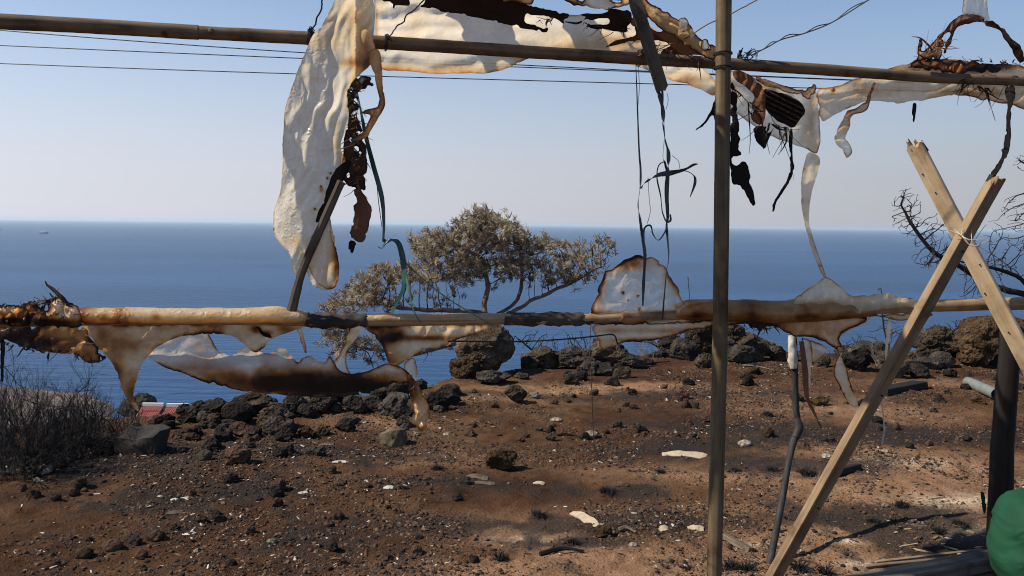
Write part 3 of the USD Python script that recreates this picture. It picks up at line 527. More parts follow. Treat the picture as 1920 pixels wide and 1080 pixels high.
def sheet(out, depth, holes=(), res=5.0, jag=2.5, hjag=2.0, seed=0, smooth=2, edge=(10, 0.7), spots=(), base=0.0, clear=0.6, cspots=(), folds=(), rough=0.012, bulge=0.0, hedge=None, stain=0.35, crumple=34.0, stretch=(90, 2.2), amp=0.45, rim=.12):
    """a sheet whose outline the photograph gives, at the depth DEPTH(px, py) metres, rumpled in depth.
    edge: (width in pixels, strength) of the scorch along the rim; spots: (px, py, rx, ry, burn); folds: (direction degrees, wavelength px, metres)"""
    P0 = Polygon(outline(out, res * .8, jag, seed, smooth)).buffer(0)
    hs = [Polygon(outline(h, res * .7, hjag, seed + 3 + k, 2)).buffer(0) for k, h in enumerate(holes)]
    for h in hs: P0 = P0.difference(h)
    if P0.geom_type != 'Polygon': P0 = max(P0.geoms, key=lambda g: g.area)
    rings = [np.array(r.coords)[:-1] for r in (P0.exterior, *P0.interiors)]
    rings = [np.array(r) for r in rings]
    x0, y0, x1, y1 = P0.bounds
    gx_, gy_ = np.meshgrid(np.arange(x0, x1, res), np.arange(y0, y1, res * .87)); gx_[1::2] += res / 2
    rng = np.random.default_rng(seed); g = np.c_[gx_.ravel(), gy_.ravel()] + rng.uniform(-.22, .22, (gx_.size, 2)) * res
    ins = shapely.contains_xy(P0, g[:, 0], g[:, 1]); g = g[ins]
    g = g[shapely.distance(P0.boundary, shapely.points(g)) > res * .45]
    p = np.vstack(rings + [g]); tri = Delaunay(p).simplices
    c = p[tri].mean(1); tri = tri[shapely.contains_xy(P0, c[:, 0], c[:, 1])]
    d = shapely.distance(P0.exterior, shapely.points(p))
    k3 = np.c_[p * 0.02, np.full(len(p), seed * 1.7)]
    nz = fbm(k3 * 1.5, 4, seed + 11)
    edge = (edge[0] * .55, edge[1])
    e = edge[1] * np.exp(-(d / (edge[0] * (0.2 + 2.0 * np.maximum(nz - .2, 0)))) ** 1.4)
    e = e * np.clip((fbm(k3 * .8 + 3, 3, seed + 2) - .40) * 7, rim, 1)
    if P0.interiors:
        he = hedge or edge
        d2 = np.min([shapely.distance(shapely.LinearRing(r.coords), shapely.points(p)) for r in P0.interiors], 0)
        e = np.maximum(e, he[1] * np.exp(-(d2 / (he[0] * (0.2 + 2.0 * np.maximum(nz - .2, 0)))) ** 1.4))
    b = base + e + stain * np.maximum(fbm(k3 * .9 + 9, 4, seed + 5) - .52, 0) * 2
    for px, py, rx, ry, k in spots:
        w = 0.7 + .6 * nz; b = b + .82 * k * np.exp(-((p[:, 0] - px) / (rx * w)) ** 2 - ((p[:, 1] - py) / (ry * w)) ** 2)
    cl = np.full(len(p), clear)
    for px, py, rx, ry, k in cspots: cl = cl + k * np.exp(-((p[:, 0] - px) / rx) ** 2 - ((p[:, 1] - py) / ry) ** 2)
    Y0 = depth(p[:, 0], p[:, 1]) * 1.0; Yd = Y0 * 1.0
    wrp = p + 26 * (np.c_[fbm(k3 * .8, 3, 71), fbm(k3 * .8, 3, 72)] - .5) * 2
    for deg, wl, am in folds:
        a = math.radians(deg); ph = (wrp[:, 0] * math.cos(a) + wrp[:, 1] * math.sin(a)) / wl
        s = np.sin(2 * np.pi * ph); Yd = Yd + am * (np.sign(s) * np.abs(s) ** 0.8) * (.4 + 1.2 * fbm(k3 * .6 + 4, 2, 33))
    soft = np.clip(d / 9, .15, 1)
    Yd = Yd + rough * .8 * (fbm(k3 * 1.0, 2, seed + 21) - .5) * soft
    # creases: random facets with sharp ridges between them, long in the direction STRETCH, as crumpled film has
    a = math.radians(stretch[0]); c_, s_ = math.cos(a), math.sin(a); q = np.c_[(p @ [c_, s_]) / stretch[1], p @ [-s_, c_]]
    for sp_, am in ((crumple, .34), (crumple * .5, .2), (crumple * .24, .09)):
        lo, hi = q.min(0) - 2 * sp_, q.max(0) + 2 * sp_; n_ = int(np.prod((hi - lo) / sp_)) + 12
        c = np.vstack([rng.uniform(lo, hi, (n_, 2)), [lo - 99, hi + 99, (lo[0] - 99, hi[1] + 99), (hi[0] + 99, lo[1] - 99)]])
        Yd = Yd + rough * am * LinearNDInterpolator(c, rng.uniform(-1, 1, len(c)))(q) * soft
    Yd = Y0 + amp * (Yd - Y0)
    if bulge: Yd = Yd - bulge * np.sin(np.clip(d / 45, 0, 1) * np.pi / 2)
    v = P(p[:, 0], p[:, 1], Yd)
    return (v, tri), {'burn': np.clip(b, 0, 1), 'clear': np.clip(cl, 0, 1.6)}

def lone(name, args, mt, label, cat):
    m, pv = args; return single(name, m, mt, label, cat, smooth=True, pv=pv)
def put(t, name, args, mt='film', prim=None, label=None, kind=None):
    m, pv = args; return t.part(name, m, mt, True, prim, label, kind, pv)
def sleeve(prof, seed, n=30, lump=.06, step=4.0, squash=.8, burn0=0.1, spots=(), under=0.35, clear=.1, dY=0.0):
    """film wrapped round the lower pole: (pixel x, top y, bottom y)"""
    prof = np.array(prof, float); xs = np.arange(prof[0, 0], prof[-1, 0] + 1, step)
    tp_, bt = np.interp(xs, prof[:, 0], prof[:, 1]), np.interp(xs, prof[:, 0], prof[:, 2])
    jit = 2.2 * (fbm(np.c_[xs * .035, 0 * xs, 0 * xs + seed], 3, seed) - .5) * 2
    tp_ = tp_ + jit; cy = (tp_ + bt) / 2; r = (bt - tp_) / 2
    m = tube(P(xs, cy, ybar(xs) + dY), r * ybar(xs) / F, n, cap=False, lump=lump, seed=seed, squash=squash, lump_scale=30)
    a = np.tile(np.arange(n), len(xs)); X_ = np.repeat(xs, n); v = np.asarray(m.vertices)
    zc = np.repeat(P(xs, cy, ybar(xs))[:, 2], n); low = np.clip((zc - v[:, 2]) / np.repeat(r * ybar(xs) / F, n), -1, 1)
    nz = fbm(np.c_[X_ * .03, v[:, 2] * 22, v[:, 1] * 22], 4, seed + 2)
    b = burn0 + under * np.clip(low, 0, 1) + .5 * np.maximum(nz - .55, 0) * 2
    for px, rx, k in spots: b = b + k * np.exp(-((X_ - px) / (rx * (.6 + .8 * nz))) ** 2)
    return m, {'burn': np.clip(b, 0, 1), 'clear': np.full(len(v), clear)}

bk = lambda dy=0.0: (lambda x, y: ybar(x) + dy)

# --- the torn sheet on the left half of the lower pole
t = Thing('torn_plastic_sheet', 'large torn sheet of scorched plastic hanging from the left half of the lower pole', 'plastic sheet', P(300, 600, 3.25), V(0, 0, 1))
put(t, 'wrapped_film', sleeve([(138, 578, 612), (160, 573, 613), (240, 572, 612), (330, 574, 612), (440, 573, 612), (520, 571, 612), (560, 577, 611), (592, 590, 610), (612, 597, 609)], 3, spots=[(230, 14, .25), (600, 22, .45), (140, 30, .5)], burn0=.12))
put(t, 'film_band', sleeve([(231, 571, 613), (240, 570, 614), (246, 572, 613)], 9, step=1.5, burn0=.18, lump=.05))
# crumpled scorched end
crp = zm(0, 480, 3.177, [(-60, 300), (0, 290), (40, 280), (80, 300), (120, 282), (160, 278), (205, 280), (235, 310), (262, 300), (290, 275), (320, 258), (350, 240), (385, 248), (405, 285), (440, 280), (480, 320), (500, 360), (490, 420), (300, 420), (100, 415), (-60, 410)])
put(t, 'crumpled_film', sheet(crp, bk(-.05), [zm(0, 480, 3.177, [(262, 300), (290, 285), (300, 310), (285, 330), (265, 325)]), zm(0, 480, 3.177, [(20, 290), (40, 285), (45, 300), (25, 302)])], res=3.2, jag=6, seed=12, edge=(9, .75), base=.22, rough=.17, crumple=20, amp=1, rim=.6, clear=.1,
    spots=[(60, 585, 30, 14, .5), (20, 600, 40, 10, .5), (108, 572, 10, 12, -.25), (150, 595, 8, 12, -.15), (90, 604, 60, 6, .6), (25, 578, 10, 6, -.3), (60, 582, 8, 5, -.3), (140, 580, 6, 10, -.3), (120, 592, 12, 4, -.35)]), label='crumpled charred end with scorched holes')
und = zm(0, 480, 3.177, [(-60, 405), (200, 408), (480, 412), (520, 430), (560, 520), (610, 560), (650, 600), (600, 632), (560, 640), (500, 620), (470, 592), (430, 566), (380, 574), (280, 578), (180, 560), (100, 530), (0, 520), (-60, 520)])
put(t, 'hanging_film', sheet(und, bk(.03), [zm(0, 480, 3.177, [(588, 595), (606, 590), (612, 618), (594, 625)])], res=5, jag=5, seed=15, edge=(8, .5), base=.42, rough=.09, crumple=26, clear=.1, spots=[(30, 630, 60, 14, .4), (70, 645, 60, 9, .35), (160, 630, 12, 22, -.1), (100, 620, 26, 9, -.22), (175, 650, 16, 8, -.25), (60, 616, 40, 5, .3)], folds=[(70, 40, .012)]))
put(t, 'edge_strip', sheet(zm(0, 480, 3.177, [(2, 500), (30, 500), (34, 560), (24, 660), (20, 755), (8, 760), (4, 640)]), bk(.02), res=3, jag=1.5, seed=18, edge=(8, .9), base=.5), 'char')
sp = [tube(P(np.array(x), np.array(y), 3.12), r, 5, lump=.4, seed=k) for k, (x, y, r) in enumerate([([128, 118, 108, 97, 88, 85], [572, 560, 550, 540, 534, 527], [.006, .009, .007, .006, .004, .002]), ([104, 97, 93], [560, 555, 549], [.004, .003, .002]), ([92, 90, 84, 80], [578, 569, 572, 580], [.004, .004, .004, .003]), ([84, 80, 76], [578, 574, 578], [.004, .004, .003])])]
t.part('charred_curl', join(sp), 'char', 40)
# funnel and upper apron
fun = zm(0, 480, 3.177, [(470, 400), (560, 400), (900, 404), (1300, 404), (1525, 402), (1770, 402), (1860, 412), (1740, 450), (1660, 475), (1600, 500), (1580, 545), (1530, 580), (1500, 572), (1470, 540), (1435, 505), (1400, 482), (1340, 466), (1240, 464), (1160, 468), (1080, 482), (1000, 505), (930, 545), (880, 590), (850, 640), (826, 700), (810, 760), (792, 800), (796, 850), (820, 900), (826, 930), (795, 900), (765, 860), (740, 815), (718, 780), (705, 730), (690, 675), (660, 620), (610, 580), (560, 520), (500, 440)])
put(t, 'apron_film', sheet(fun, bk(.035), [], res=4.5, jag=2, seed=22, edge=(7, .62), base=.17, rough=.035, clear=.25,
    spots=[(225, 645, 36, 24, .22), (190, 630, 20, 26, .34), (218, 700, 12, 34, .4), (245, 740, 14, 34, .4), (250, 650, 20, 20, .12), (480, 617, 9, 6, .6), (500, 624, 12, 5, .5), (540, 618, 16, 10, .35), (330, 617, 60, 7, .15), (300, 640, 34, 12, .12)], folds=[(10, 60, .012), (80, 34, .008)]))
# the big hammock of film below
ham = [(272, 662), (300, 640), (330, 628), (362, 618), (384, 612), (392, 626), (404, 652), (420, 664), (434, 668), (446, 656), (456, 650), (474, 655), (497, 662), (508, 662), (527, 650), (534, 648), (545, 668), (556, 680), (567, 672), (584, 665), (590, 676), (600, 680), (612, 678), (618, 668), (625, 678), (636, 694), (650, 700), (668, 700), (688, 697), (706, 688), (722, 681), (738, 684), (756, 690), (770, 700), (784, 722), (798, 748), (804, 764), (800, 780), (797, 792), (796, 804), (788, 800), (768, 792), (764, 786), (776, 775), (778, 752), (770, 728), (766, 718), (748, 720), (720, 724), (695, 726), (675, 734), (655, 742), (625, 745), (590, 745), (530, 740), (490, 738), (450, 733), (410, 724), (372, 712), (340, 700), (310, 690), (288, 678)]
put(t, 'sagging_film', sheet(ham, lambda x, y: ybar(x) + .06 + .05 * np.sin(np.clip((y - 660) / 80, 0, 1) * np.pi) * -1, [], res=4.5, jag=2, seed=27, edge=(6, .5), base=.08, rough=.022, clear=.9, bulge=.0, stretch=(8, 4.5),
    spots=[(470, 716, 150, 24, .5), (600, 720, 120, 28, .6), (680, 715, 50, 18, .35), (560, 735, 60, 12, .25), (350, 690, 60, 14, .3), (720, 735, 40, 12, .5), (770, 700, 14, 18, .2), (640, 742, 60, 12, .4), (785, 735, 10, 22, .4), (792, 770, 8, 14, -.25), (745, 705, 26, 14, .2)],
    cspots=[(390, 650, 60, 30, .4), (470, 735, 130, 20, -.7), (620, 725, 120, 26, -.7)], folds=[(75, 46, .01), (10, 70, .012)]))
# struts and right-hand apron
strut = zm(480, 560, 4, [(735, 205), (835, 205), (800, 250), (745, 300), (705, 360), (680, 420), (676, 480), (690, 540), (720, 565), (640, 560), (590, 545), (560, 510), (585, 470), (620, 430), (645, 370), (672, 320), (690, 260)])
put(t, 'film_strut', sheet(strut, bk(.045), res=4, jag=1.5, seed=31, edge=(5, .45), base=.05, clear=1.0, rough=.016, spots=[(650, 640, 12, 8, .3), (660, 622, 20, 6, .25)]))
apr = zm(480, 560, 4, [(790, 196), (1100, 196), (1500, 196), (1780, 196), (1760, 215), (1640, 260), (1540, 300), (1450, 345), (1380, 372), (1300, 372), (1250, 385), (1200, 420), (1130, 455), (1080, 490), (1040, 510), (1000, 505), (980, 470), (975, 420), (950, 355), (915, 310), (870, 262), (830, 232)])
put(t, 'side_apron', sheet(apr, bk(.04), res=4.5, jag=2, seed=34, edge=(6, .5), base=.14, clear=.35, rough=.035, spots=[(735, 632, 12, 12, .6), (752, 625, 10, 10, .4), (700, 614, 12, 6, .5), (790, 634, 60, 6, .35), (730, 680, 24, 16, .25), (820, 634, 60, 5, .25), (715, 640, 10, 26, .35)], folds=[(60, 40, .012), (30, 26, .006)]))
vst = zm(480, 560, 4, [(1105, 470), (1190, 430), (1205, 500), (1210, 600), (1180, 640), (1140, 570), (1110, 530)])
put(t, 'film_strip', sheet(vst, bk(.05), res=4, jag=1.5, seed=37, edge=(4, .4), base=.06, clear=.9))
tail = [(762, 700), (775, 705), (790, 730), (800, 750), (806, 765), (804, 778), (798, 790), (799, 806), (790, 808), (781, 798), (766, 790), (776, 776), (775, 755), (768, 735)]
put(t, 'crumpled_tail', sheet(tail, bk(.0), res=3, jag=3, seed=39, edge=(4, .4), base=.2, clear=.0, rough=.2, crumple=14, amp=1, rim=.5, spots=[(772, 728, 10, 24, .5), (795, 775, 8, 14, -.14), (785, 804, 14, 6, .3)]), 'film_glossy')
fr = [(553, 612), (566, 612), (572, 640), (576, 662), (572, 664), (564, 640)]
put(t, 'film_strip', sheet(fr, bk(.05), res=3, jag=1, seed=41, edge=(4, .4), base=.2))
put(t, 'char_flake', sheet([(478, 612), (486, 613), (492, 623), (505, 626), (512, 634), (500, 634), (488, 626)], bk(.028), res=3, jag=2, seed=43, edge=(6, .9), base=.6), 'char')

# --- the wrapped stretch in the middle
t = Thing('wrapped_film', 'smooth tan plastic wrapped tightly round the lower pole in front of the pine', 'plastic wrapping', P(800, 600, 3.3), V(0, 0, 1))
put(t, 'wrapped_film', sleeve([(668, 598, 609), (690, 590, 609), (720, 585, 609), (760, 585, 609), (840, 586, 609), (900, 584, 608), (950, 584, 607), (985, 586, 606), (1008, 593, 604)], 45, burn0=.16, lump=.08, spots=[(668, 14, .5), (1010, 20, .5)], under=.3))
# --- the arched piece
t = Thing('arched_plastic_piece', 'arched piece of grey plastic with charred rim on the lower pole, left of the post', 'plastic sheet', P(1190, 590, 3.4), V(0, 0, 1))
arch = zm(1080, 440, 2.572, [(66, 430), (72, 350), (105, 280), (132, 190), (142, 172), (178, 168), (195, 150), (228, 122), (262, 108), (300, 98), (340, 112), (370, 102), (400, 125), (428, 152), (448, 195), (470, 225), (500, 280), (516, 330), (540, 345), (660, 380), (660, 428), (400, 432), (200, 436)])
put(t, 'arched_film', sheet(arch, bk(-.012), [], res=3.5, jag=3, seed=51, edge=(11, .85), rim=.45, base=.06, clear=1.2, rough=.04, amp=.9, folds=[(75, 60, .008)], spots=[(1185, 492, 34, 14, .35), (1170, 500, 50, 16, .2), (1125, 540, 12, 40, .25), (1262, 520, 14, 40, .2), (1130, 590, 40, 8, .35), (1190, 592, 90, 7, .35), (1280, 590, 60, 10, .3), (1168, 549, 3, 3, .9), (1196, 555, 2.5, 2, .9), (1178, 563, 2, 2, .8), (1199, 580, 3, 4, .7), (1143, 590, 4, 5, .6)]))
flap = zm(1080, 440, 2.572, [(60, 420), (300, 420), (660, 412), (690, 430), (640, 448), (560, 462), (500, 478), (430, 500), (380, 512), (320, 518), (250, 516), (200, 528), (150, 548), (122, 555), (105, 505)])
put(t, 'lower_flap', sheet(flap, bk(.02), res=4.5, jag=1.5, seed=53, edge=(6, .5), rim=.7, base=.1, clear=.6, rough=.015, spots=[(1250, 620, 70, 6, .3), (1150, 620, 26, 6, .3), (1180, 640, 40, 6, .3), (1210, 636, 60, 5, .3)], folds=[(80, 40, .008)]))
# --- the wrapping on the right with its peak and tails
t = Thing('wrapped_plastic_sheet', 'tan plastic wrapped round the lower pole right of the post, peaked, with hanging tails', 'plastic sheet', P(1500, 590, 3.5), V(0, 0, 1))
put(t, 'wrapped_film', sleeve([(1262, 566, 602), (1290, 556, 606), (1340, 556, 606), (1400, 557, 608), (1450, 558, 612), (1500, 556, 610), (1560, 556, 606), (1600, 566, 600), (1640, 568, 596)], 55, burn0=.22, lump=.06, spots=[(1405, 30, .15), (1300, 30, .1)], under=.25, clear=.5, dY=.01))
peak = zm(1080, 440, 2.572, [(1040, 400), (1045, 320), (1060, 300), (1110, 268), (1155, 238), (1190, 212), (1206, 203), (1235, 215), (1265, 245), (1300, 275), (1330, 300), (1420, 290), (1480, 280), (1510, 280), (1560, 300), (1640, 318), (1700, 325), (1700, 345), (1640, 350), (1500, 355), (1450, 372), (1350, 385), (1200, 400)])
put(t, 'peaked_film', sheet(peak, bk(-.03), res=4, jag=1.5, seed=57, edge=(5, .35), base=.08, clear=.8, rough=.05, folds=[(15, 40, .008)], spots=[(1510, 575, 30, 10, .25), (1560, 568, 40, 8, .2)]), 'film_glossy')
low = zm(1080, 440, 2.572, [(640, 405), (1000, 400), (1300, 395), (1420, 392), (1380, 430), (1330, 455), (1290, 472), (1270, 500), (1290, 535), (1300, 560), (1275, 575), (1255, 552), (1215, 530), (1180, 508), (1120, 492), (1060, 492), (1000, 470), (970, 448), (940, 442), (910, 462), (880, 445), (850, 448), (820, 430), (760, 440), (690, 440)])
put(t, 'lower_film', sheet(low, bk(.02), res=4.5, jag=3, seed=59, edge=(6, .6), base=.2, clear=.5, rough=.02, spots=[(1420, 606, 30, 10, .6), (1440, 612, 24, 8, .5), (1380, 600, 40, 8, .3), (1500, 620, 60, 30, .1), (1480, 590, 40, 10, .3), (1530, 628, 8, 30, .1)]))
put(t, 'crossing_flap', sheet(zm(1080, 440, 2.572, [(1240, 470), (1300, 445), (1380, 400), (1430, 385), (1415, 415), (1370, 440), (1310, 462), (1270, 500)]), bk(.05), res=4, jag=1, seed=61, edge=(4, .3), base=.04, clear=.9))
put(t, 'hem_film', sheet(zm(1080, 440, 2.572, [(1380, 385), (1560, 380), (1720, 372), (1720, 395), (1600, 410), (1560, 420), (1480, 400)]), bk(.03), res=4, jag=1.5, seed=63, edge=(5, .35), base=.22))
put(t, 'hanging_tail', sheet(zm(1280, 590, 4.571, [(1000, 190), (1060, 200), (1100, 230), (1110, 330), (1105, 430), (1095, 520), (1090, 640), (1050, 650), (1040, 560), (1030, 450), (1035, 330), (1020, 290)]), bk(.03), res=4, jag=1.5, seed=65, edge=(5, .6), base=.05, clear=.8))
put(t, 'hanging_tail', sheet(zm(1280, 590, 4.571, [(1065, 215), (1160, 235), (1250, 285), (1240, 310), (1200, 360), (1140, 410), (1105, 440), (1095, 350)]), bk(.06), res=4, jag=1, seed=67, edge=(5, .5), base=.03, clear=1.0))
put(t, 'hanging_tail', sheet(zm(1280, 590, 4.571, [(1310, 275), (1340, 262), (1385, 270), (1395, 310), (1370, 340), (1375, 400), (1410, 450), (1430, 560), (1460, 650), (1490, 720), (1516, 800), (1480, 800), (1420, 760), (1375, 690), (1345, 620), (1310, 560), (1298, 500), (1295, 450), (1320, 380), (1340, 340), (1318, 310)]), bk(.02), res=4, jag=1, seed=69, edge=(4, .65), base=.04, clear=.8))
t.part('scorched_strip', ribbon(pxline([(1503, 640, 3.5), (1510, 700, 3.5), (1514, 745, 3.48), (1530, 780, 3.46), (1541, 803, 3.45)], 8), [.02, .025, .02, .014, .008], twist=2.5, crumple=.008, seed=4), 'char_brown')
put(t, 'hanging_tail', sheet([(1664, 597), (1672, 594), (1672, 620), (1667, 640), (1664, 665), (1661, 690), (1658, 690), (1659, 650), (1660, 625)], bk(.04), res=3, jag=.8, seed=71, edge=(3, .3), base=.04, clear=.6))

# --- the big piece hanging from the roof on the left
big = [(640, -70), (700, -70), (702, 0), (704, 40), (700, 70), (706, 95), (698, 120), (682, 134), (662, 150), (652, 172), (651, 195), (655, 216), (650, 240), (640, 262), (640, 284), (652, 300), (645, 326), (638, 352), (628, 372), (619, 400), (622, 430), (630, 460), (633, 490), (632, 520), (622, 541), (606, 546), (590, 539), (581, 528), (570, 492), (562, 506), (556, 520), (548, 505), (545, 478), (527, 458), (515, 442), (511, 422), (515, 392), (527, 358), (529, 330), (530, 300), (531, 240), (533, 205), (541, 178), (552, 150), (563, 120), (575, 95), (588, 62), (606, 44), (628, 2)]
hd = lambda x, y: 3.30 + .0004 * (y - 300) - .0 + .05 * np.clip((120 - y) / 120, 0, 1.6) - .10 * np.sqrt(np.clip(1 - ((x - 590) / 75) ** 2, 0, 1))
t = Thing('hanging_plastic_bundle', 'glossy cream plastic bundle hanging from the roof down to the propping stick', 'plastic sheet', P(600, 540, 3.25), V(0, 0, 1))
put(t, 'draped_film', sheet(big, hd, [], res=2.7, jag=1.5, seed=81, edge=(3, .22), base=.03, clear=.2, rough=.018, bulge=.0, stain=.03, amp=.5, crumple=26, stretch=(97, 3.5),
    folds=[(10, 58, .012), (14, 21, .0045), (60, 80, .006)], spots=[(690, 120, 18, 40, .5), (660, 118, 22, 10, .35), (680, 60, 18, 60, .18), (650, 40, 30, 50, .12), (668, 160, 8, 18, .6), (650, 300, 10, 14, .5), (589, 450, 4, 6, .7), (625, 480, 10, 40, .25), (632, 500, 5, 30, .5), (640, 270, 14, 26, .2), (600, 70, 30, 40, .08), (603, 356, 4, 5, .5), (614, 334, 2.5, 2.5, .9), (590, 392, 2.5, 2.5, .9), (620, 325, 2.5, 2, .9), (602, 350, 2, 2, .9), (570, 490, 12, 30, .15), (555, 455, 16, 14, .12)]), 'film_glossy')
put(t, 'knotted_flap', sheet([(560, 455), (575, 448), (592, 436), (606, 420), (618, 404), (622, 420), (620, 445), (632, 470), (637, 500), (633, 535), (622, 545), (604, 541), (586, 520), (576, 495), (566, 470)], lambda x, y: hd(x, y) - .05, res=3.6, jag=1.5, seed=83, edge=(4, .3), base=.03, clear=.4, rough=.02, folds=[(20, 30, .006)], spots=[(589, 452, 4, 6, .8), (631, 490, 8, 45, .6), (622, 540, 14, 5, .4)]), 'film_glossy')
net = [(642, 150), (660, 140), (685, 140), (702, 150), (700, 166), (688, 166), (672, 168), (672, 190), (676, 205), (668, 215), (676, 232), (684, 240), (676, 252), (682, 266), (688, 285), (690, 310), (684, 345), (686, 362), (676, 362), (668, 350), (655, 350), (640, 330), (645, 300), (642, 270), (650, 240), (645, 200)]
nh = [[(663, 185), (668, 184), (669, 193), (664, 194)], [(660, 212), (666, 208), (667, 220), (661, 222)], [(668, 246), (675, 246), (675, 253), (669, 254)], [(663, 274), (672, 276), (674, 283), (665, 283)], [(673, 283), (679, 285), (678, 291), (673, 289)], [(684, 137), (690, 138), (692, 145), (686, 143)], [(656, 165), (661, 164), (661, 172), (657, 173)], [(650, 326), (655, 322), (656, 332), (651, 334)], [(656, 258), (661, 258), (660, 266), (656, 264)]]
put(t, 'charred_netting', sheet(net, lambda x, y: 3.27 + 0 * x, nh, res=3.0, jag=4, hjag=1.5, seed=85, edge=(8, .4), base=.72, rough=.06, clear=0, spots=[(655, 275, 12, 10, -.3), (660, 320, 16, 10, -.2)]), 'char_brown')
put(t, 'brown_flake', sheet([(660, 355), (672, 352), (684, 370), (696, 384), (698, 392), (690, 430), (686, 448), (676, 455), (664, 450), (656, 448), (657, 428), (662, 415), (666, 396), (660, 390), (662, 385), (668, 384), (668, 378)], lambda x, y: 3.28 + 0 * x, res=3, jag=2.5, seed=87, edge=(6, .6), base=.25, rough=.05), 'char_brown')
put(t, 'char_flake', sheet([(655, 452), (661, 451), (668, 456), (664, 462), (665, 470), (660, 480), (656, 472), (658, 466), (653, 470)], lambda x, y: 3.28 + 0 * x, res=2.5, jag=1.5, seed=89, edge=(6, .9), base=.7), 'char')
put(t, 'charred_lining', sheet([(655, 298), (660, 306), (652, 320), (640, 350), (628, 375), (618, 398), (604, 412), (590, 420), (596, 400), (606, 380), (615, 350), (622, 328), (638, 308)], lambda x, y: hd(x, y) - .035, res=3.5, jag=2, seed=91, edge=(6, .5), base=.4, rough=.02), 'char')
loop = [(694, 92), (711, 92), (716, 120), (717, 150), (720, 172), (723, 188), (721, 202), (710, 220), (697, 242), (690, 255), (676, 264), (660, 266), (654, 262), (668, 256), (680, 248), (688, 234), (694, 222), (695, 216), (690, 214), (680, 213), (673, 214), (678, 208), (692, 204), (704, 202), (710, 196), (712, 182), (707, 170), (704, 150), (699, 130), (690, 110)]
put(t, 'looped_strip', sheet(loop, lambda x, y: 3.22 + 0 * x, res=3, jag=1, seed=93, edge=(5, .3), base=.32, rough=.02, clear=.1, spots=[(715, 185, 14, 20, .12), (700, 120, 10, 30, -.08)]))

# --- the roof
rd = lambda x, y: ytop(x) + .10 + .0 * x - np.clip((100 - y), -60, 260) * .0016
can = [(700, -130), (1000, -130), (990, -20), (985, 4), (1000, 14), (1060, 28), (1120, 26), (1175, 26), (1240, 60), (1300, 110), (1345, 150), (1345, 185), (1310, 165), (1250, 148), (1215, 132), (1180, 118), (1120, 110), (1060, 102), (1010, 104), (985, 112), (965, 122), (945, 130), (920, 136), (895, 138), (868, 138), (840, 140), (812, 140), (780, 134), (745, 134), (718, 132), (706, 124)]
t = Thing('roof_sheet', 'pale translucent roof sheet sagging behind the upper pole with charred patches', 'plastic sheet', P(950, 60, 3.5), V(0, 0, 1))
put(t, 'roof_film', sheet(can, rd, [], res=5, jag=2, seed=101, edge=(7, .3), base=.05, clear=.3, rough=.022, stain=.1, crumple=60, stretch=(4, 4), spots=[(1150, 80, 110, 20, .22), (1080, 90, 60, 10, .15), (860, 130, 90, 8, .25), (980, 108, 40, 8, .25), (1290, 150, 40, 14, .3), (1340, 178, 20, 14, .3), (730, 128, 40, 7, .25)], folds=[(84, 30, .009), (88, 90, .02)]))
z5 = lambda p_: zm(700, 0, 2.909, p_)
def overhead(seed, outline_, holes, z0, burn):
    """roof film overhead, seen in plan (x, y in metres)"""
    keep = globals()['P']
    def plan(px, py, Yd): return np.stack([np.asarray(px) / 200 - 3, np.asarray(py) / 200, z0 + (Yd - 3.0)], -1)
    globals()['P'] = plan
    r_ = sheet([((x + 3) * 200, y * 200) for x, y in outline_], lambda x, y: 3.0 + .05 * np.sin(x / 40) + .0006 * (700 - y), [[((x + 3) * 200, y * 200) for x, y in h] for h in holes], res=7, jag=7, hjag=7, seed=seed, edge=(12, .8), base=burn, clear=.3, rough=.05)
    globals()['P'] = keep; return r_
put(t, 'roof_film', overhead(301, [(-.72, 3.67), (-.5, 3.77), (0, 3.92), (.06, 3.87), (.0, 3.52), (-.05, 3.22), (-.2, 2.92), (-.5, 2.87), (-.7, 3.0), (-.62, 3.3)], [[(-.5, 3.50), (-.3, 3.56), (-.28, 3.32), (-.45, 3.32)], [(-.62, 3.62), (-.52, 3.67), (-.55, 3.47), (-.66, 3.47)], [(-.75, 3.22), (-.5, 3.24), (-.55, 3.02), (-.8, 3.02)], [(-.95, 3.62), (-.78, 3.64), (-.75, 3.37), (-.95, 3.34)], [(-.2, 3.17), (-.05, 3.22), (-.1, 3.02), (-.25, 3.02)], [(-.4, 3.17), (-.3, 3.20), (-.32, 3.02), (-.42, 3.00)], [(-.12, 3.58), (-.02, 3.62), (-.03, 3.42), (-.14, 3.40)], [(.05, 3.82), (.15, 3.84), (.14, 3.70), (.04, 3.68)]], 2.86, .3))
put(t, 'charred_panel', sheet(z5([(254, 32), (275, 22), (285, -40), (480, -40), (700, 0), (780, 14), (850, 30), (882, 38), (960, 55), (1040, 70), (1105, 78), (1080, 90), (1035, 105), (1045, 130), (1030, 128), (1000, 100), (960, 90), (880, 80), (822, 78), (822, 125), (850, 132), (880, 130), (900, 145), (925, 145), (958, 155), (945, 178), (880, 168), (800, 150), (650, 118), (500, 85), (380, 62), (256, 42)]), lambda x, y: rd(x, y) - .10, res=4, jag=2.5, seed=103, smooth=1, edge=(5, .3), base=.3, rough=.03), 'char')
put(t, 'charred_panel', sheet(z5([(1282, 52), (1340, 50), (1405, 55), (1412, 100), (1400, 150), (1385, 182), (1300, 170), (1200, 158), (1128, 150), (1150, 138), (1185, 133), (1262, 132), (1285, 126), (1282, 102), (1240, 100), (1190, 112), (1130, 124), (1150, 100), (1165, 90), (1120, 82), (1150, 74), (1280, 70)]), lambda x, y: rd(x, y) - .10, res=4, jag=2.5, seed=105, smooth=1, edge=(5, .3), base=.3, rough=.03), 'char')
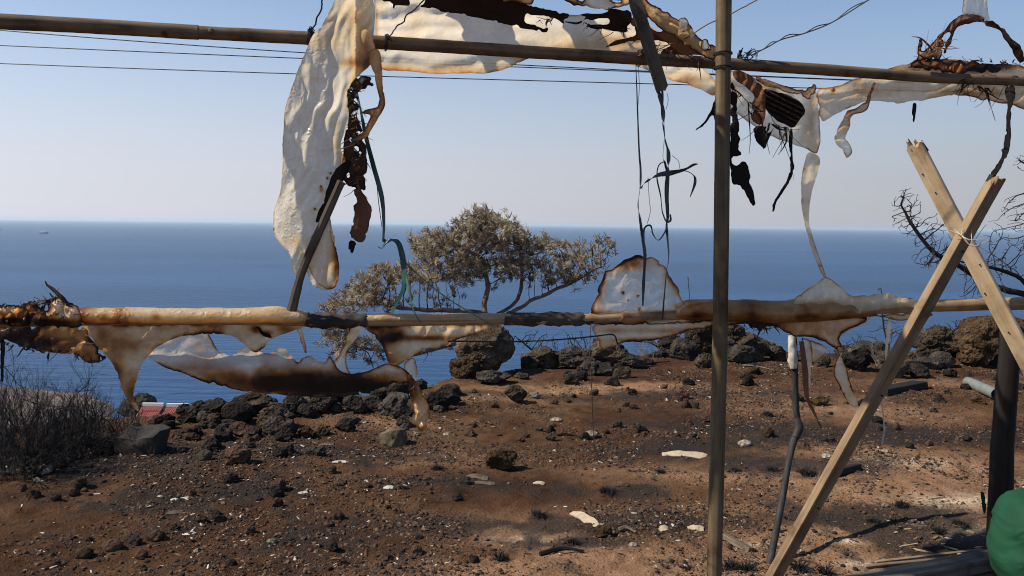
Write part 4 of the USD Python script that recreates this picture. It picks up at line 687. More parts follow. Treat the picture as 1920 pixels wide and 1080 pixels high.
put(t, 'charred_panel', sheet(z5([(40, -30), (210, -30), (202, 20), (195, 36), (120, 25), (112, 52), (106, 40), (110, 20), (44, 10)]), lambda x, y: rd(x, y) - .10, res=4, jag=2, seed=107, smooth=1, edge=(5, .3), base=.3, rough=.02), 'char')
put(t, 'rim_strip', sheet(z5([(700, -60), (880, -60), (870, 20), (850, 30), (780, 14), (700, 4)]), lambda x, y: rd(x, y) - .11, res=5, jag=2, seed=109, edge=(8, .45), base=.2, rough=.03))
put(t, 'rim_strip', sheet(z5([(1000, -40), (1380, -40), (1420, 0), (1390, 30), (1340, 42), (1280, 52), (1200, 46), (1150, 40), (1110, 24), (1098, 34), (1080, 20), (1040, 8)]), lambda x, y: rd(x, y) - .12, [z5([(1290, 2), (1340, 0), (1360, 10), (1330, 18)]), z5([(1095, -8), (1140, -8), (1150, 8), (1120, 10)])], res=4.5, jag=3, seed=111, edge=(7, .6), base=.15, rough=.04, spots=[(1070, 10, 10, 8, .5)]))
put(t, 'rolled_hem', sheet([(1180, -25), (1200, -20), (1222, 8), (1250, 24), (1268, 36), (1290, 40), (1300, 62), (1320, 76), (1346, 90), (1346, 114), (1318, 108), (1290, 86), (1262, 70), (1236, 52), (1210, 26), (1186, -2)], lambda x, y: 3.46 + 0 * x, [[(1318, 78), (1328, 80), (1332, 92), (1322, 92)]], res=3, jag=4, seed=117, edge=(5, .7), rim=.8, amp=.8, base=.24, rough=.09, crumple=20, stretch=(42, 3), clear=.05, folds=[(-48, 18, .01)]))
put(t, 'scorched_web', sheet(z5([(1400, 120), (1440, 60), (1480, 40), (1560, 80), (1660, 160), (1760, 230), (1840, 290), (1850, 305), (1700, 300), (1560, 304), (1585, 262), (1640, 250), (1560, 225), (1500, 218), (1420, 222), (1330, 240), (1255, 270), (1280, 238), (1350, 215), (1440, 190), (1430, 160)]), lambda x, y: rd(x, y) - .04, [z5([(1490, 90), (1530, 100), (1580, 145), (1575, 175), (1530, 165), (1490, 130)])], res=4, jag=3, seed=113, edge=(5, .3), base=.55, rough=.04), 'char_brown')
for k, (px, py, rx, ry) in enumerate(((1281, 46, 12, 14), (1297, 62, 5, 8), (1322, 84, 9, 12))):
    an = np.linspace(0, 2 * np.pi, 14)[:-1]; put(t, 'blister', sheet([(px + rx * math.cos(a), py + ry * math.sin(a)) for a in an], lambda x, y: 3.44 + 0 * x, res=3, jag=1.5, seed=115 + k, edge=(3, .95), base=.03, clear=.5))
# --- right of the post
z6 = lambda p_: zm(1300, 0, 2.571, p_)
r2 = lambda x, y: ytop(x) + .12 + .0 * x
t = Thing('sagging_roof_sheet', 'grey white plastic sagging under the upper pole right of the post, with a long tail', 'plastic sheet', P(1600, 170, 3.8), V(0, 0, 1))
put(t, 'sagging_film', sheet(z6([(100, 330), (190, 338), (320, 385), (450, 425), (545, 438), (592, 430), (602, 480), (610, 590), (612, 750), (560, 735), (480, 695), (375, 658), (285, 605), (225, 560), (150, 500), (110, 455)]), r2, res=4, jag=1.5, seed=121, edge=(5, .35), base=.06, clear=.5, rough=.02, spots=[(1523, 215, 9, 50, .22), (1512, 240, 14, 40, .12), (1360, 160, 30, 24, .2)], folds=[(10, 60, .02), (60, 50, .012)]))
put(t, 'taut_film', sheet(z6([(590, 432), (650, 422), (700, 414), (745, 392), (790, 374), (870, 352), (950, 330), (1040, 300), (1120, 286), (1200, 280), (1320, 296), (1450, 308), (1640, 310), (1640, 540), (1594, 528), (1545, 510), (1500, 494), (1400, 490), (1345, 466), (1290, 462), (1200, 462), (1140, 478), (1080, 490), (1020, 497), (960, 495), (900, 488), (850, 484), (790, 505), (720, 535), (660, 565), (612, 592), (600, 500)]), lambda x, y: ytop(x) + .10, res=4, jag=2, seed=123, edge=(6, .4), base=.12, clear=.3, rough=.025, spots=[(1800, 126, 90, 10, .4), (1880, 124, 60, 10, .4), (1760, 116, 40, 8, .35), (1700, 136, 40, 6, .3), (1790, 172, 40, 8, .25), (1650, 170, 60, 8, .1), (1860, 175, 60, 10, .15), (1562, 170, 3, 3, .9)], folds=[(80, 44, .015), (88, 26, .008)]))
put(t, 'long_tail', sheet([(1515, 284), (1526, 288), (1537, 294), (1538, 306), (1532, 330), (1524, 352), (1518, 385), (1516, 412), (1524, 445), (1535, 480), (1550, 520), (1545, 522), (1530, 490), (1516, 450), (1509, 420), (1502, 385), (1500, 360), (1503, 330), (1509, 300)], lambda x, y: ytop(x) + .12 - .0016 * np.clip(y - 300, 0, 300), res=4, jag=.8, seed=125, edge=(4, .3), base=.08, clear=.5, folds=[(10, 26, .008)]))
put(t, 'wedge_film', sheet(z6([(1295, -120), (1440, -120), (1416, 0), (1420, 60), (1432, 100), (1408, 104), (1390, 78), (1340, 68), (1290, 72), (1302, 0)]), lambda x, y: ytop(x) - .05, res=5, jag=1.5, seed=127, edge=(5, .35), base=.05, clear=.7, rough=.03, folds=[(10, 24, .01)]), label='wedge of film hanging from above')
put(t, 'scorched_band', sheet(z6([(1222, 140), (1248, 100), (1290, 70), (1340, 66), (1392, 82), (1400, 98), (1350, 108), (1300, 122), (1268, 140), (1250, 180), (1232, 220), (1212, 262), (1195, 272), (1205, 235), (1236, 180), (1240, 150), (1205, 165), (1185, 195), (1170, 190)]), lambda x, y: ytop(x) - .04, res=3, jag=4, seed=129, edge=(5, .6), rim=.8, amp=1, base=.2, rough=.09, crumple=16), 'char_brown')
t.part('twisted_leg', ribbon(pxline([(1846, 36, 3.85), (1862, 46, 3.85), (1885, 62, 3.87), (1900, 84, 3.88), (1912, 104, 3.88), (1918, 116, 3.88)], 8), [.07, .045, .04, .035, .035, .02], th=.006, twist=2.0, seed=8, crumple=.02), 'film', True, pv=None) if 0 else None
m = ribbon(pxline([(1846, 36, 3.85), (1862, 46, 3.85), (1885, 62, 3.87), (1900, 84, 3.88), (1912, 104, 3.88), (1918, 116, 3.88)], 8), [.07, .045, .04, .035, .035, .02], th=.006, twist=2.0, seed=8, crumple=.02)
t.part('twisted_leg', m, 'film', True, pv={'burn': .3 + .5 * fbm(np.asarray(m.vertices) * 20, 3, 5), 'clear': np.zeros(len(m.vertices))})
put(t, 'crumpled_hem', sheet(z6([(1070, 296), (1088, 262), (1086, 200), (1098, 184), (1106, 215), (1100, 250), (1130, 222), (1160, 195), (1185, 188), (1205, 200), (1200, 225), (1212, 250), (1195, 285), (1130, 292)]), lambda x, y: ytop(x) - .02, res=3, jag=6, seed=131, edge=(5, .6), rim=1, amp=1, base=.34, rough=.12, crumple=14, folds=[(60, 14, .02)], spots=[(1728, 90, 6, 14, -.2), (1750, 95, 12, 6, -.15)]))
put(t, 'charred_hem', sheet(z6([(1080, 290), (1200, 280), (1270, 288), (1350, 288), (1400, 300), (1470, 298), (1480, 308), (1420, 312), (1640, 308), (1640, 352), (1500, 345), (1420, 348), (1300, 356), (1180, 350), (1080, 335), (1020, 330), (1040, 305)]), lambda x, y: ytop(x) + .06, res=3.2, jag=7, seed=133, edge=(6, .7), rim=1, amp=1, base=.5, rough=.09, crumple=16, spots=[(1760, 125, 40, 6, -.15), (1860, 128, 40, 6, .2)]))
bt = zm(1300, 0, 2.571, [(868, 395), (880, 400), (866, 440), (850, 500), (835, 535), (800, 548), (770, 550), (752, 575), (758, 610), (735, 650), (740, 680), (762, 705), (770, 740), (738, 768), (728, 745), (712, 720), (682, 685), (680, 648), (700, 610), (728, 560), (745, 530), (790, 520), (830, 490), (846, 440)])
put(t, 'curled_tail', sheet(bt, lambda x, y: ytop(x) + .02, res=3.2, jag=1.5, seed=135, edge=(4, .3), base=.25, rough=.04, folds=[(70, 20, .015)], spots=[(1582, 268, 12, 14, -.3), (1590, 280, 8, 14, -.3), (1595, 215, 18, 14, .15)]))
t = Thing('charred_hanging_panel', 'black ribbed charred panel with brown strips drooping behind the upright post', 'charred panel', P(1450, 200, 3.6), V(0, 0, 1))
rb = lambda x, y: 3.62 + .012 * np.sin(((y - 170) * .85 - (x - 1430) * .42) * .75) 
put(t, 'ribbed_panel', sheet(z6([(330, 425), (400, 440), (470, 458), (520, 492), (545, 540), (512, 580), (482, 622), (440, 600), (400, 582), (350, 530), (325, 480)]), rb, res=2.8, jag=1.2, seed=141, smooth=1, edge=(6, .3), base=.3, rough=.006), 'char', label='ribbed black panel')
put(t, 'brown_strip', sheet(z6([(188, 338), (260, 345), (310, 390), (345, 440), (350, 500), (342, 590), (315, 604), (285, 580), (275, 560), (295, 540), (275, 500), (300, 470), (270, 430), (240, 405), (200, 385)]), lambda x, y: 3.59 + 0 * x, res=3.5, jag=2, seed=143, edge=(4, .5), base=.1, rough=.04, folds=[(10, 22, .012)]), 'char_brown')
put(t, 'rolled_hem', sheet(z6([(300, 372), (340, 378), (400, 398), (470, 430), (530, 432), (560, 415), (590, 405), (588, 440), (570, 475), (550, 482), (530, 465), (470, 448), (400, 425), (330, 405)]), lambda x, y: 3.57 + 0 * x, res=3.2, jag=3, seed=145, edge=(4, .5), base=.22, rough=.05))
put(t, 'charred_strip', sheet(z6([(176, 395), (200, 405), (212, 480), (216, 600), (236, 740), (212, 760), (198, 775), (220, 790), (232, 772), (258, 785), (276, 850), (290, 930), (298, 1004), (262, 968), (236, 902), (186, 892), (172, 700)]), lambda x, y: 3.50 + 0 * x, res=3.5, jag=3, seed=147, smooth=1, edge=(6, .5), base=.5, rough=.04), 'char')
put(t, 'charred_strip', sheet(z6([(290, 612), (350, 606), (362, 640), (400, 580), (412, 590), (370, 650), (345, 720), (310, 790), (288, 850), (300, 880), (290, 910), (282, 850), (280, 810), (318, 740), (335, 708), (305, 690), (290, 655)]), lambda x, y: 3.58 + 0 * x, res=3, jag=2.5, seed=149, smooth=1, edge=(6, .5), base=.5, rough=.04), 'char')
put(t, 'charred_strip', sheet(z6([(462, 620), (482, 620), (476, 700), (480, 780), (488, 805), (470, 870), (430, 930), (398, 980), (390, 1022), (378, 1020), (384, 975), (420, 920), (456, 860), (470, 800), (462, 720)]), lambda x, y: 3.60 + 0 * x, res=3, jag=1.2, seed=151, smooth=1, edge=(6, .5), base=.5, rough=.03), 'char')
put(t, 'charred_strip', sheet(zm(1160, 120, 3.0, [(535, 205), (552, 190), (556, 340), (545, 345), (540, 320), (535, 285), (515, 290), (500, 318), (470, 350), (430, 384), (428, 362), (480, 335), (500, 300), (510, 280), (530, 250)]), lambda x, y: 3.50 + 0 * x, res=2.5, jag=2, seed=153, edge=(6, .5), base=.5, rough=.03), 'char')
lone('charred_strip', sheet(z6([(1495, 410), (1560, 415), (1552, 480), (1545, 525), (1528, 565), (1530, 640), (1525, 720), (1500, 785), (1470, 835), (1438, 880), (1405, 892), (1425, 845), (1460, 800), (1492, 738), (1508, 640), (1505, 560), (1518, 505)]), lambda x, y: ytop(x) - .06 - .002 * (y - 180), res=3, jag=2.5, seed=155, smooth=1, edge=(6, .5), base=.5, rough=.05), 'char', 'long black charred strip hanging from the upper pole above the leaning brace', 'charred strip')
lone('charred_strip', sheet(z6([(1058, 496), (1076, 496), (1072, 540), (1066, 590), (1058, 590), (1054, 545)]), lambda x, y: ytop(x) + .05, res=2.5, jag=1, seed=157, edge=(6, .5), base=.5), 'char', 'short black charred tab hanging below the sagging sheet', 'charred strip')

# --- frayed threads and shreds along the burnt rims
def shreds(t, pts, n, ln, seed, mt='char', drop=1.0):
    rng = np.random.default_rng(seed); pts = np.array(pts, float); ms = []
    for _ in range(n):
        u = rng.uniform(0, len(pts) - 1); i = min(int(u), len(pts) - 2); x, y, Yq = pts[i] + (pts[i + 1] - pts[i]) * (u - i); l = ln * rng.uniform(.3, 1.3); p_ = [(x, y)]
        d = np.array([rng.normal(0, .6), drop * rng.uniform(.2, 1.2)])
        for _k in range(4): d = d + rng.normal(0, .35, 2); p_.append((p_[-1][0] + d[0] * l / 4, p_[-1][1] + d[1] * l / 4))
        p_ = np.array(p_); L_ = spline(P(p_[:, 0], p_[:, 1], Yq + np.cumsum(rng.normal(0, .006, 5))), 3)
        ms.append(ribbon(L_, [rng.uniform(.004, .016), rng.uniform(.003, .01), .0015], .001, rng.normal(0, 2), int(rng.integers(99))) if rng.random() < .55 else tube(L_, np.linspace(.0018, .0007, len(L_)), 4, cap=False))
    t.part('shred', join(ms), mt, kind='stuff')
shreds(t, [(1372, 160, 3.55), (1400, 190, 3.55), (1440, 230, 3.58), (1480, 240, 3.6)], 34, 40, 1)
t2 = Thing('charred_shreds', 'fringe of black shreds hanging from the upper pole at the right edge of the frame', 'shreds', P(1800, 170, 3.85), V(0, 0, 1))
shreds(t2, [(1800, 150, 3.82), (1830, 160, 3.84), (1850, 165, 3.86), (1900, 160, 3.88)], 26, 34, 2); shreds(t2, [(1730, 116, 3.8), (1790, 112, 3.83), (1880, 118, 3.87), (1920, 120, 3.9)], 46, 14, 3, drop=-.5); shreds(t2, [(1730, 110, 3.76), (1765, 80, 3.78)], 22, 30, 4, 'char_brown', drop=-.8)
t2 = Thing('charred_shreds', 'fringe of charred threads under the scorched rim of the roof sheet', 'shreds', P(1190, 60, 3.4), V(0, 0, 1))
shreds(t2, [(1000, 40, 3.4), (1060, 30, 3.42), (1150, 60, 3.44), (1180, 50, 3.44)], 24, 22, 5); shreds(t2, [(1190, 70, 3.42), (1240, 90, 3.44), (1330, 110, 3.46)], 30, 30, 6)
t2 = Thing('charred_shreds', 'tangle of black shreds on the right flank of the hanging bundle', 'shreds', P(670, 260, 3.24), V(0, 0, 1))
shreds(t2, [(655, 160, 3.25), (664, 220, 3.25), (662, 280, 3.24), (670, 340, 3.25)], 60, 26, 7); shreds(t2, [(668, 200, 3.24), (676, 300, 3.24), (668, 360, 3.25)], 20, 26, 8, 'char_brown')
t2 = Thing('charred_shreds', 'burnt shreds around the crumpled left end of the torn sheet', 'shreds', P(70, 590, 3.1), V(0, 0, 1))
shreds(t2, [(-20, 580, 3.08), (50, 572, 3.08), (100, 568, 3.08), (140, 575, 3.1)], 34, 24, 9, drop=-.5); shreds(t2, [(0, 640, 3.17), (60, 655, 3.17), (120, 656, 3.17), (180, 672, 3.17)], 34, 18, 10)
shreds(t2, [(60, 586, 3.08), (140, 592, 3.1)], 16, 30, 12, 'char_brown', drop=.2)
t2 = Thing('charred_shreds', 'burnt shreds under the wrapped plastic right of the upright post', 'shreds', P(1430, 610, 3.48), V(0, 0, 1))
shreds(t2, [(1395, 608, 3.49), (1430, 616, 3.49), (1460, 612, 3.5)], 26, 14, 11)

# --- wires, straps, strings
def wire(name, pts, r, mt, label, cat, n=8, sides=5, group=None):
    L = pxline(pts, n); return single(name, tube(L, r, sides), mt, label, cat, group)
def knot(c, r, seed):
    rng = np.random.default_rng(seed); return [tube(spline(c + rng.normal(0, r, (5, 3)), 5), .0022, 4) for _ in range(5)]
def tied(name, pts, r, label, ring_at, mt='wire'):
    L = pxline(pts, 8); rng = np.random.default_rng(len(label)); k = len(L)
    L = L + np.c_[fbm(np.c_[np.arange(k) * .3, np.zeros(k), np.zeros(k)], 3, 3) - .5, np.zeros(k), fbm(np.c_[np.arange(k) * .3, np.zeros(k), np.ones(k)], 3, 4) - .5] * .02 * np.sin(np.linspace(0, np.pi, k))[:, None]
    t = Thing(name, label, 'wire', L[-1], V(0, 0, 1)); t.part('wire', tube(L, r, 5), mt)
    px, py = ring_at; c = P(px, py, ytop(px)); d = P(px + 30, py + 2, ytop(px + 30)) - c
    t.part('loop', join([ringm(c, d, pxr(29, ytop(px)), .0022, tilt=.002), ringm(c + d * .06, d, pxr(29.5, ytop(px)), .0022, tilt=-.003)]), mt)
    t.part('knot', join(knot(L[-1], .010, 5)), mt); return t
tied('tie_wire', [(612, -30, 3.22), (605, 0, 3.22), (596, 30, 3.23), (584, 58, 3.25)], .0035, 'black tie wire twisted round the upper pole left of the hanging bundle', (578, 71))
tied('tie_wire', [(810, -20, 3.30), (790, 5, 3.30), (766, 26, 3.31), (745, 50, 3.31), (728, 72, 3.32)], .003, 'thin bent tie wire on the upper pole just right of the hanging bundle', (722, 80))
tied('tie_wire', [(1480, -36, 3.3), (1415, 2, 3.35), (1340, 40, 3.42), (1250, 86, 3.5), (1205, 100, 3.52)], .0028, 'rusty tie wire passing behind the upright post to the upper pole', (1197, 109), 'rusty_wire')
L = pxline([(1680, -30, 3.5), (1622, 4, 3.55), (1560, 42, 3.6), (1510, 62, 3.62), (1466, 74, 3.64), (1440, 88, 3.65), (1408, 104, 3.65)], 8); L2 = L + V(.0, .004, .006) + np.c_[np.zeros(len(L)), np.zeros(len(L)), .006 * np.sin(np.arange(len(L)) * .7)]
t = Thing('tie_wire', 'doubled dark wire rising to the right from a tangle beside the upright post', 'wire', L[-1], V(0, 0, 1)); t.part('wire', tube(L, .0028, 5), 'wire'); t.part('wire', tube(L2, .0024, 5), 'wire')
t.part('knot', join(knot(L[-1] + V(-.01, 0, .0), .016, 8) + knot(L[-1] + V(-.045, 0, -.005), .014, 9)), 'wire')
for k, (ya, yb, lab) in enumerate(((50, 168, 'top cable of the three crossing the sky behind the upper pole'), (85, 190, 'middle cable of the three crossing the sky behind the upper pole'), (119, 190, 'lowest cable of the three crossing the sky behind the upper pole'))):
    xs = np.linspace(-300, 2300, 40); s = ((50, 53, 108, 136, 165), (85, 88, 112, 133, 160), (119, 122, 140, 158, 172))[k]
    ys = np.interp(xs, [-300, 0, 560, 1200, 2300], [s[0] - 14, s[1] + (-3, -3, -2)[k], (104, 110, 139)[k], (132, 134, 156)[k], (178, 180, 188)[k]])
    co = np.polyfit(xs, ys, 3); L = P(xs, np.polyval(co, xs), 15.0 + k * .3)
    single('overhead_cable', tube(L, .0095, 6), 'cable', lab, 'cable')
t = Thing('green_strap', 'green plastic strap hanging beside the bundle and curling above the pine', 'strap', P(740, 450, 3.25), V(0, 0, 1))
t.part('strap', join([ribbon(pxline([(668, 165, 3.34), (676, 205, 3.33), (686, 255, 3.31), (700, 310, 3.3), (716, 370, 3.28), (720, 420, 3.27), (719, 450, 3.26), (722, 448, 3.26)], 10), [.006, .008, .018, .021, .02, .017, .014, .012], .0012, twist=.9, seed=3),
    ribbon(pxline([(709, 462, 3.24), (716, 465, 3.24), (724, 454, 3.24), (736, 450, 3.23), (747, 456, 3.23), (754, 478, 3.23), (757, 505, 3.22), (756, 540, 3.2), (742, 572, 3.18), (734, 588, 3.17)], 10), [.018, .02, .014, .018, .022, .024, .02, .014, .012, .008], .0012, twist=1.8, seed=6),
    ribbon(pxline([(752, 470, 3.23), (760, 510, 3.22), (768, 550, 3.17), (777, 585, 3.12), (790, 606, 3.12)], 9), [.016, .012, .009, .008, .006], .0012, twist=1.2, seed=7)]), 'green_strap')
t.part('strand', join([tube(pxline([(757, 490, 3.23), (790, 520, 3.22), (840, 560, 3.2), (900, 596, 3.17), (925, 612, 3.17)], 8), .0026, 4), tube(pxline([(706, 335, 3.3), (710, 380, 3.29), (716, 425, 3.27)], 8), .0016, 4)]), 'green_strap')
z3 = lambda x, y, d: (1160 + x / 3.0, 120 + y / 3.0, d)
t = Thing('grey_straps', 'bunch of thin grey straps dangling from the hanging stake, left of the post', 'straps', P(1250, 480, 3.4), V(0, 0, 1))
def rib(pts, w, tw, sd): return ribbon(pxline([z3(*p_) for p_ in pts], 9), w, .0012, twist=tw, seed=sd)
t.part('strap', rib([(205, 40, 3.41), (225, 150, 3.41), (250, 270, 3.41), (262, 420, 3.41), (280, 500, 3.41), (278, 600, 3.41), (270, 720, 3.41), (276, 860, 3.41), (270, 920, 3.41), (280, 1080, 3.4), (265, 1200, 3.4), (245, 1440, 3.4)], [.02, .018, .016, .016, .018, .02, .018, .012, .01, .012, .014, .008], 5.0, 3), 'grey_strap')
t.part('strap', rib([(230, 60, 3.42), (246, 170, 3.42), (244, 300, 3.42), (258, 400, 3.42), (250, 520, 3.42), (262, 560, 3.42), (275, 640, 3.42), (276, 800, 3.42)], [.01, .01, .01, .012, .013, .01, .01, .006], 4.0, 5), 'grey_strap')
t.part('strap', rib([(262, 545, 3.39), (225, 570, 3.39), (215, 640, 3.39), (235, 740, 3.39), (245, 830, 3.39), (268, 885, 3.39), (292, 880, 3.39), (290, 845, 3.39)], [.006, .007, .007, .007, .007, .007, .009, .006], 2.0, 7), 'grey_strap')
t.part('strap', rib([(145, 1080, 3.4), (140, 950, 3.4), (155, 912, 3.4), (182, 912, 3.4), (195, 960, 3.4), (225, 990, 3.4), (262, 940, 3.4), (272, 900, 3.4)], [.008, .009, .008, .008, .008, .008, .008, .006], 2.0, 9), 'grey_strap')
t.part('strap', rib([(96, 0, 3.43), (103, 180, 3.43), (115, 480, 3.42), (124, 600, 3.42), (122, 690, 3.42), (110, 790, 3.41), (122, 880, 3.41), (135, 980, 3.4), (148, 1080, 3.4), (140, 1240, 3.4), (136, 1360, 3.39)], [.003, .005, .007, .009, .012, .02, .017, .012, .014, .014, .006], 3.0, 11), 'grey_strap')
t.part('strap', rib([(122, 700, 3.41), (140, 675, 3.4), (180, 645, 3.39), (230, 622, 3.38), (300, 612, 3.38), (370, 595, 3.39), (420, 568, 3.4), (445, 564, 3.4)], [.02, .018, .018, .022, .022, .016, .012, .012], 3.0, 13), 'grey_strap')
t.part('strap', rib([(300, 600, 3.38), (380, 602, 3.39), (425, 630, 3.4), (428, 675, 3.4), (402, 748, 3.41)], [.005, .006, .009, .012, .003], 2.0, 15), 'grey_strap')
t.part('strand', join([tube(pxline([z3(*p_) for p_ in q], 7), .0011, 4) for q in ([(165, 640, 3.4), (172, 760, 3.4), (178, 830, 3.4), (160, 900, 3.4)], [(300, 515, 3.4), (335, 545, 3.4), (345, 590, 3.4)], [(110, 10, 3.43), (116, 130, 3.43), (108, 240, 3.43)], [(275, 165, 3.42), (278, 210, 3.42), (266, 255, 3.42)])]), 'grey_strap')
wire('thin_string', [(1108, 605, 3.36), (1106, 660, 3.36), (1110, 740, 3.36), (1114, 830, 3.36), (1126, 868, 3.36)], .0018, 'rusty_wire', 'thin brown thread hanging down in front of the ground below the arched piece', 'string')
wire('pale_string', [(1664, 690, 3.6), (1654, 740, 3.6), (1656, 780, 3.6), (1658, 805, 3.6), (1654, 832, 3.6)], .0032, 'pale_string', 'pale string dangling behind the brace', 'string')
wire('black_cord', [(700, 690, 3.3), (690, 662, 3.3), (676, 655, 3.3)], .002, 'wire', 'short black thread at the hole in the torn sheet', 'cord')
wire('black_cord', [(840, 640, 3.33), (880, 640, 3.33), (960, 641, 3.33), (1060, 636, 3.33), (1120, 630, 3.33), (1150, 628, 3.33), (1158, 645, 3.33)], .0032, 'wire', 'black cord curving in the air below the lower pole near the boulder', 'cord')

# ---------------------------------------------------------------- rocks and stones
def rock(seed, sub=3, pits=0.0, flat_=0.8, facets=7, rough=.18, fine=0.05):
    """a unit stone: an uneven ball cut by a few planes, pitted if pits > 0"""
    rng = np.random.default_rng(seed); m = trimesh.creation.icosphere(subdivisions=sub); v = np.array(m.vertices)
    v *= (1 + rough * 2 * (fbm(v * 1.1 + seed * 3.1, 3, seed) - .5) * 2)[:, None]
    for _ in range(facets):
        n = rng.normal(size=3); n /= np.linalg.norm(n); dd = rng.uniform(.62, .92); s = v @ n - dd; v = v - n * (np.maximum(s, 0) * .93)[:, None]
    nrm = v / np.linalg.norm(v, axis=1, keepdims=True)
    v = v + nrm * (fine * 2 * (fbm(v * 4.2 + seed, 4, seed + 5) - .5))[:, None]
    if pits:
        for sc, am in ((2.2, 1.0), (4.6, .6), (9.0, .35)):
            v = v - nrm * (pits * am * np.maximum(.55 - np.abs(noise(v * sc + seed * 1.9, seed + 9) - .5) * 3.2, 0))[:, None]
    v[:, 2] *= flat_
    return trimesh.Trimesh(v, m.faces, process=False)

def place_rock(base, px, pyb, wpx, hpx, mt, label=None, name='rock', cat='rock', seed=0, group=None, depth_ratio=.8, rot=None, sink=.12, Y=None, smooth=50, z0=None):
    """a stone that stands on the ground at the pixel (px, pyb), wpx wide and hpx high in the photograph"""
    g = G(px, pyb) if Y is None else P(px, pyb, Y)
    if z0 is not None: g[2] = z0
    w, h = wpx * g[1] / F, hpx * g[1] / F
    v = np.array(base.vertices); rng = np.random.default_rng(seed); a = rng.uniform(0, 6.28) if rot is None else rot
    c, s = math.cos(a), math.sin(a); v = v @ np.array([[c, s, 0], [-s, c, 0], [0, 0, 1]])
    v -= (v.max(0) + v.min(0)) / 2; e = v.max(0) - v.min(0)
    v = v / e * V(w, max(w * depth_ratio, .4 * h), h * (1 + sink)); v[:, 2] += h * (1 + sink) / 2 - h * sink
    v += g + V(0, w * depth_ratio * .35, 0)
    return single(name, trimesh.Trimesh(v, base.faces, process=False), mt, label, cat, group, None, smooth)

BIG = [rock(k, 5, .13, .9, 4, .3, .11) for k in range(6)]
MED = [rock(20 + k, 4, .11, .85, 5, .3, .11) for k in range(8)]
SML = [rock(40 + k, 3, .05, .8, 8, .3, .07) for k in range(14)]
RND = [rock(60 + k, 3, 0, .62, 1, .08, .015) for k in range(4)]
place_rock(rock(107, 6, .055, 1, 5, .15, .085), 908, 702, 118, 96, 'rock_tan', 'large rough tan boulder standing on the edge of the slope below the pine', 'boulder', 'boulder', 1, rot=.6, depth_ratio=.95)
for k, (px, py, w, h, mt, lab) in enumerate([
    (870, 712, 62, 40, 'rock_ochre', 'low ochre rock at the left foot of the large boulder'),
    (925, 722, 70, 26, 'rock_grey', 'grey stone lying in front of the large boulder'),
    (1022, 692, 84, 40, 'rock_tan', 'long pitted tan rock right of the large boulder, first of the row'),
    (1082, 692, 74, 40, 'rock_grey', 'pitted grey rock in the row, next to the long tan one'),
    (1138, 690, 66, 54, 'rock_dark', 'dark hollowed rock below the arched plastic piece'),
    (1180, 690, 60, 28, 'rock_grey', 'low grey rock right of the dark hollowed one'),
    (1322, 672, 70, 76, 'rock_tan', 'tall tan rock partly hidden behind the upright post'),
    (1372, 660, 66, 58, 'rock_tan', 'tan rock behind and right of the upright post'),
    (1412, 678, 66, 52, 'rock_tan', 'pitted brown rock with dark underside right of the upright post'),
    (1400, 645, 40, 22, 'rock_grey', 'smooth grey stone capping the pitted brown rock'),
    (1262, 668, 60, 40, 'rock_dark', 'dark burnt rock left of the tall tan rock'),
    (1460, 678, 44, 30, 'rock_tan', 'small tan rock left of the bent black pole'),
    (1612, 698, 60, 50, 'rock_dark', 'dark rock with black hollow behind the curved plastic tail'),
    (1765, 672, 90, 62, 'rock_tan', 'rough brown rock between the brace and the pale beam'),
    (1772, 690, 50, 30, 'rock_grey', 'rounded grey stone in front of the rough brown rock'),
    (1746, 694, 60, 22, 'rock_grey', 'flat grey stone left of the rounded one'),
    (1712, 704, 50, 26, 'rock_dark', 'dark pitted stone beside the leaning brace'),
    (1846, 692, 84, 92, 'rock_ochre', 'large rust brown rock left of the pale beam'),
    (1900, 670, 150, 74, 'rock_ochre', 'massive brown rock at the right edge of the photo'),
    (470, 776, 104, 36, 'rock_tan', 'pale tan rock at the edge below the sagging plastic'),
    (402, 790, 76, 40, 'rock_dark', 'knobbly black rock right of the shed roofs'),
    (440, 796, 66, 40, 'rock_dark', 'round black rock in front of the pale tan rock'),
    (368, 786, 44, 34, 'rock_dark', 'small black rock beside the shed roofs'),
    (512, 806, 76, 40, 'rock_tan', 'smooth pale brown slab in front of the pale tan rock'),
    (700, 745, 70, 44, 'rock_dark', 'black rock in shadow below the middle of the torn sheet'),
    (664, 778, 50, 36, 'rock_dark', 'dark rubble rock below the torn sheet'),
    (735, 742, 60, 26, 'rock_grey', 'grey rubble rock left of the crumpled plastic tail'),
    (600, 775, 60, 34, 'rock_grey', 'grey brown rubble rock under the sagging plastic'),
    (560, 772, 60, 30, 'rock_tan', 'tan rubble rock under the sagging plastic'),
    ]):
    b = BIG[k % 6] if w > 60 else MED[k % 8]
    if 'rounded' in lab or 'smooth grey' in lab or 'round black' in lab: b = rock(200 + k, 3, .0, .85, 1, .1, .03)
    place_rock(b, px, py, w, h, mt, lab, seed=300 + k, depth_ratio=.8)
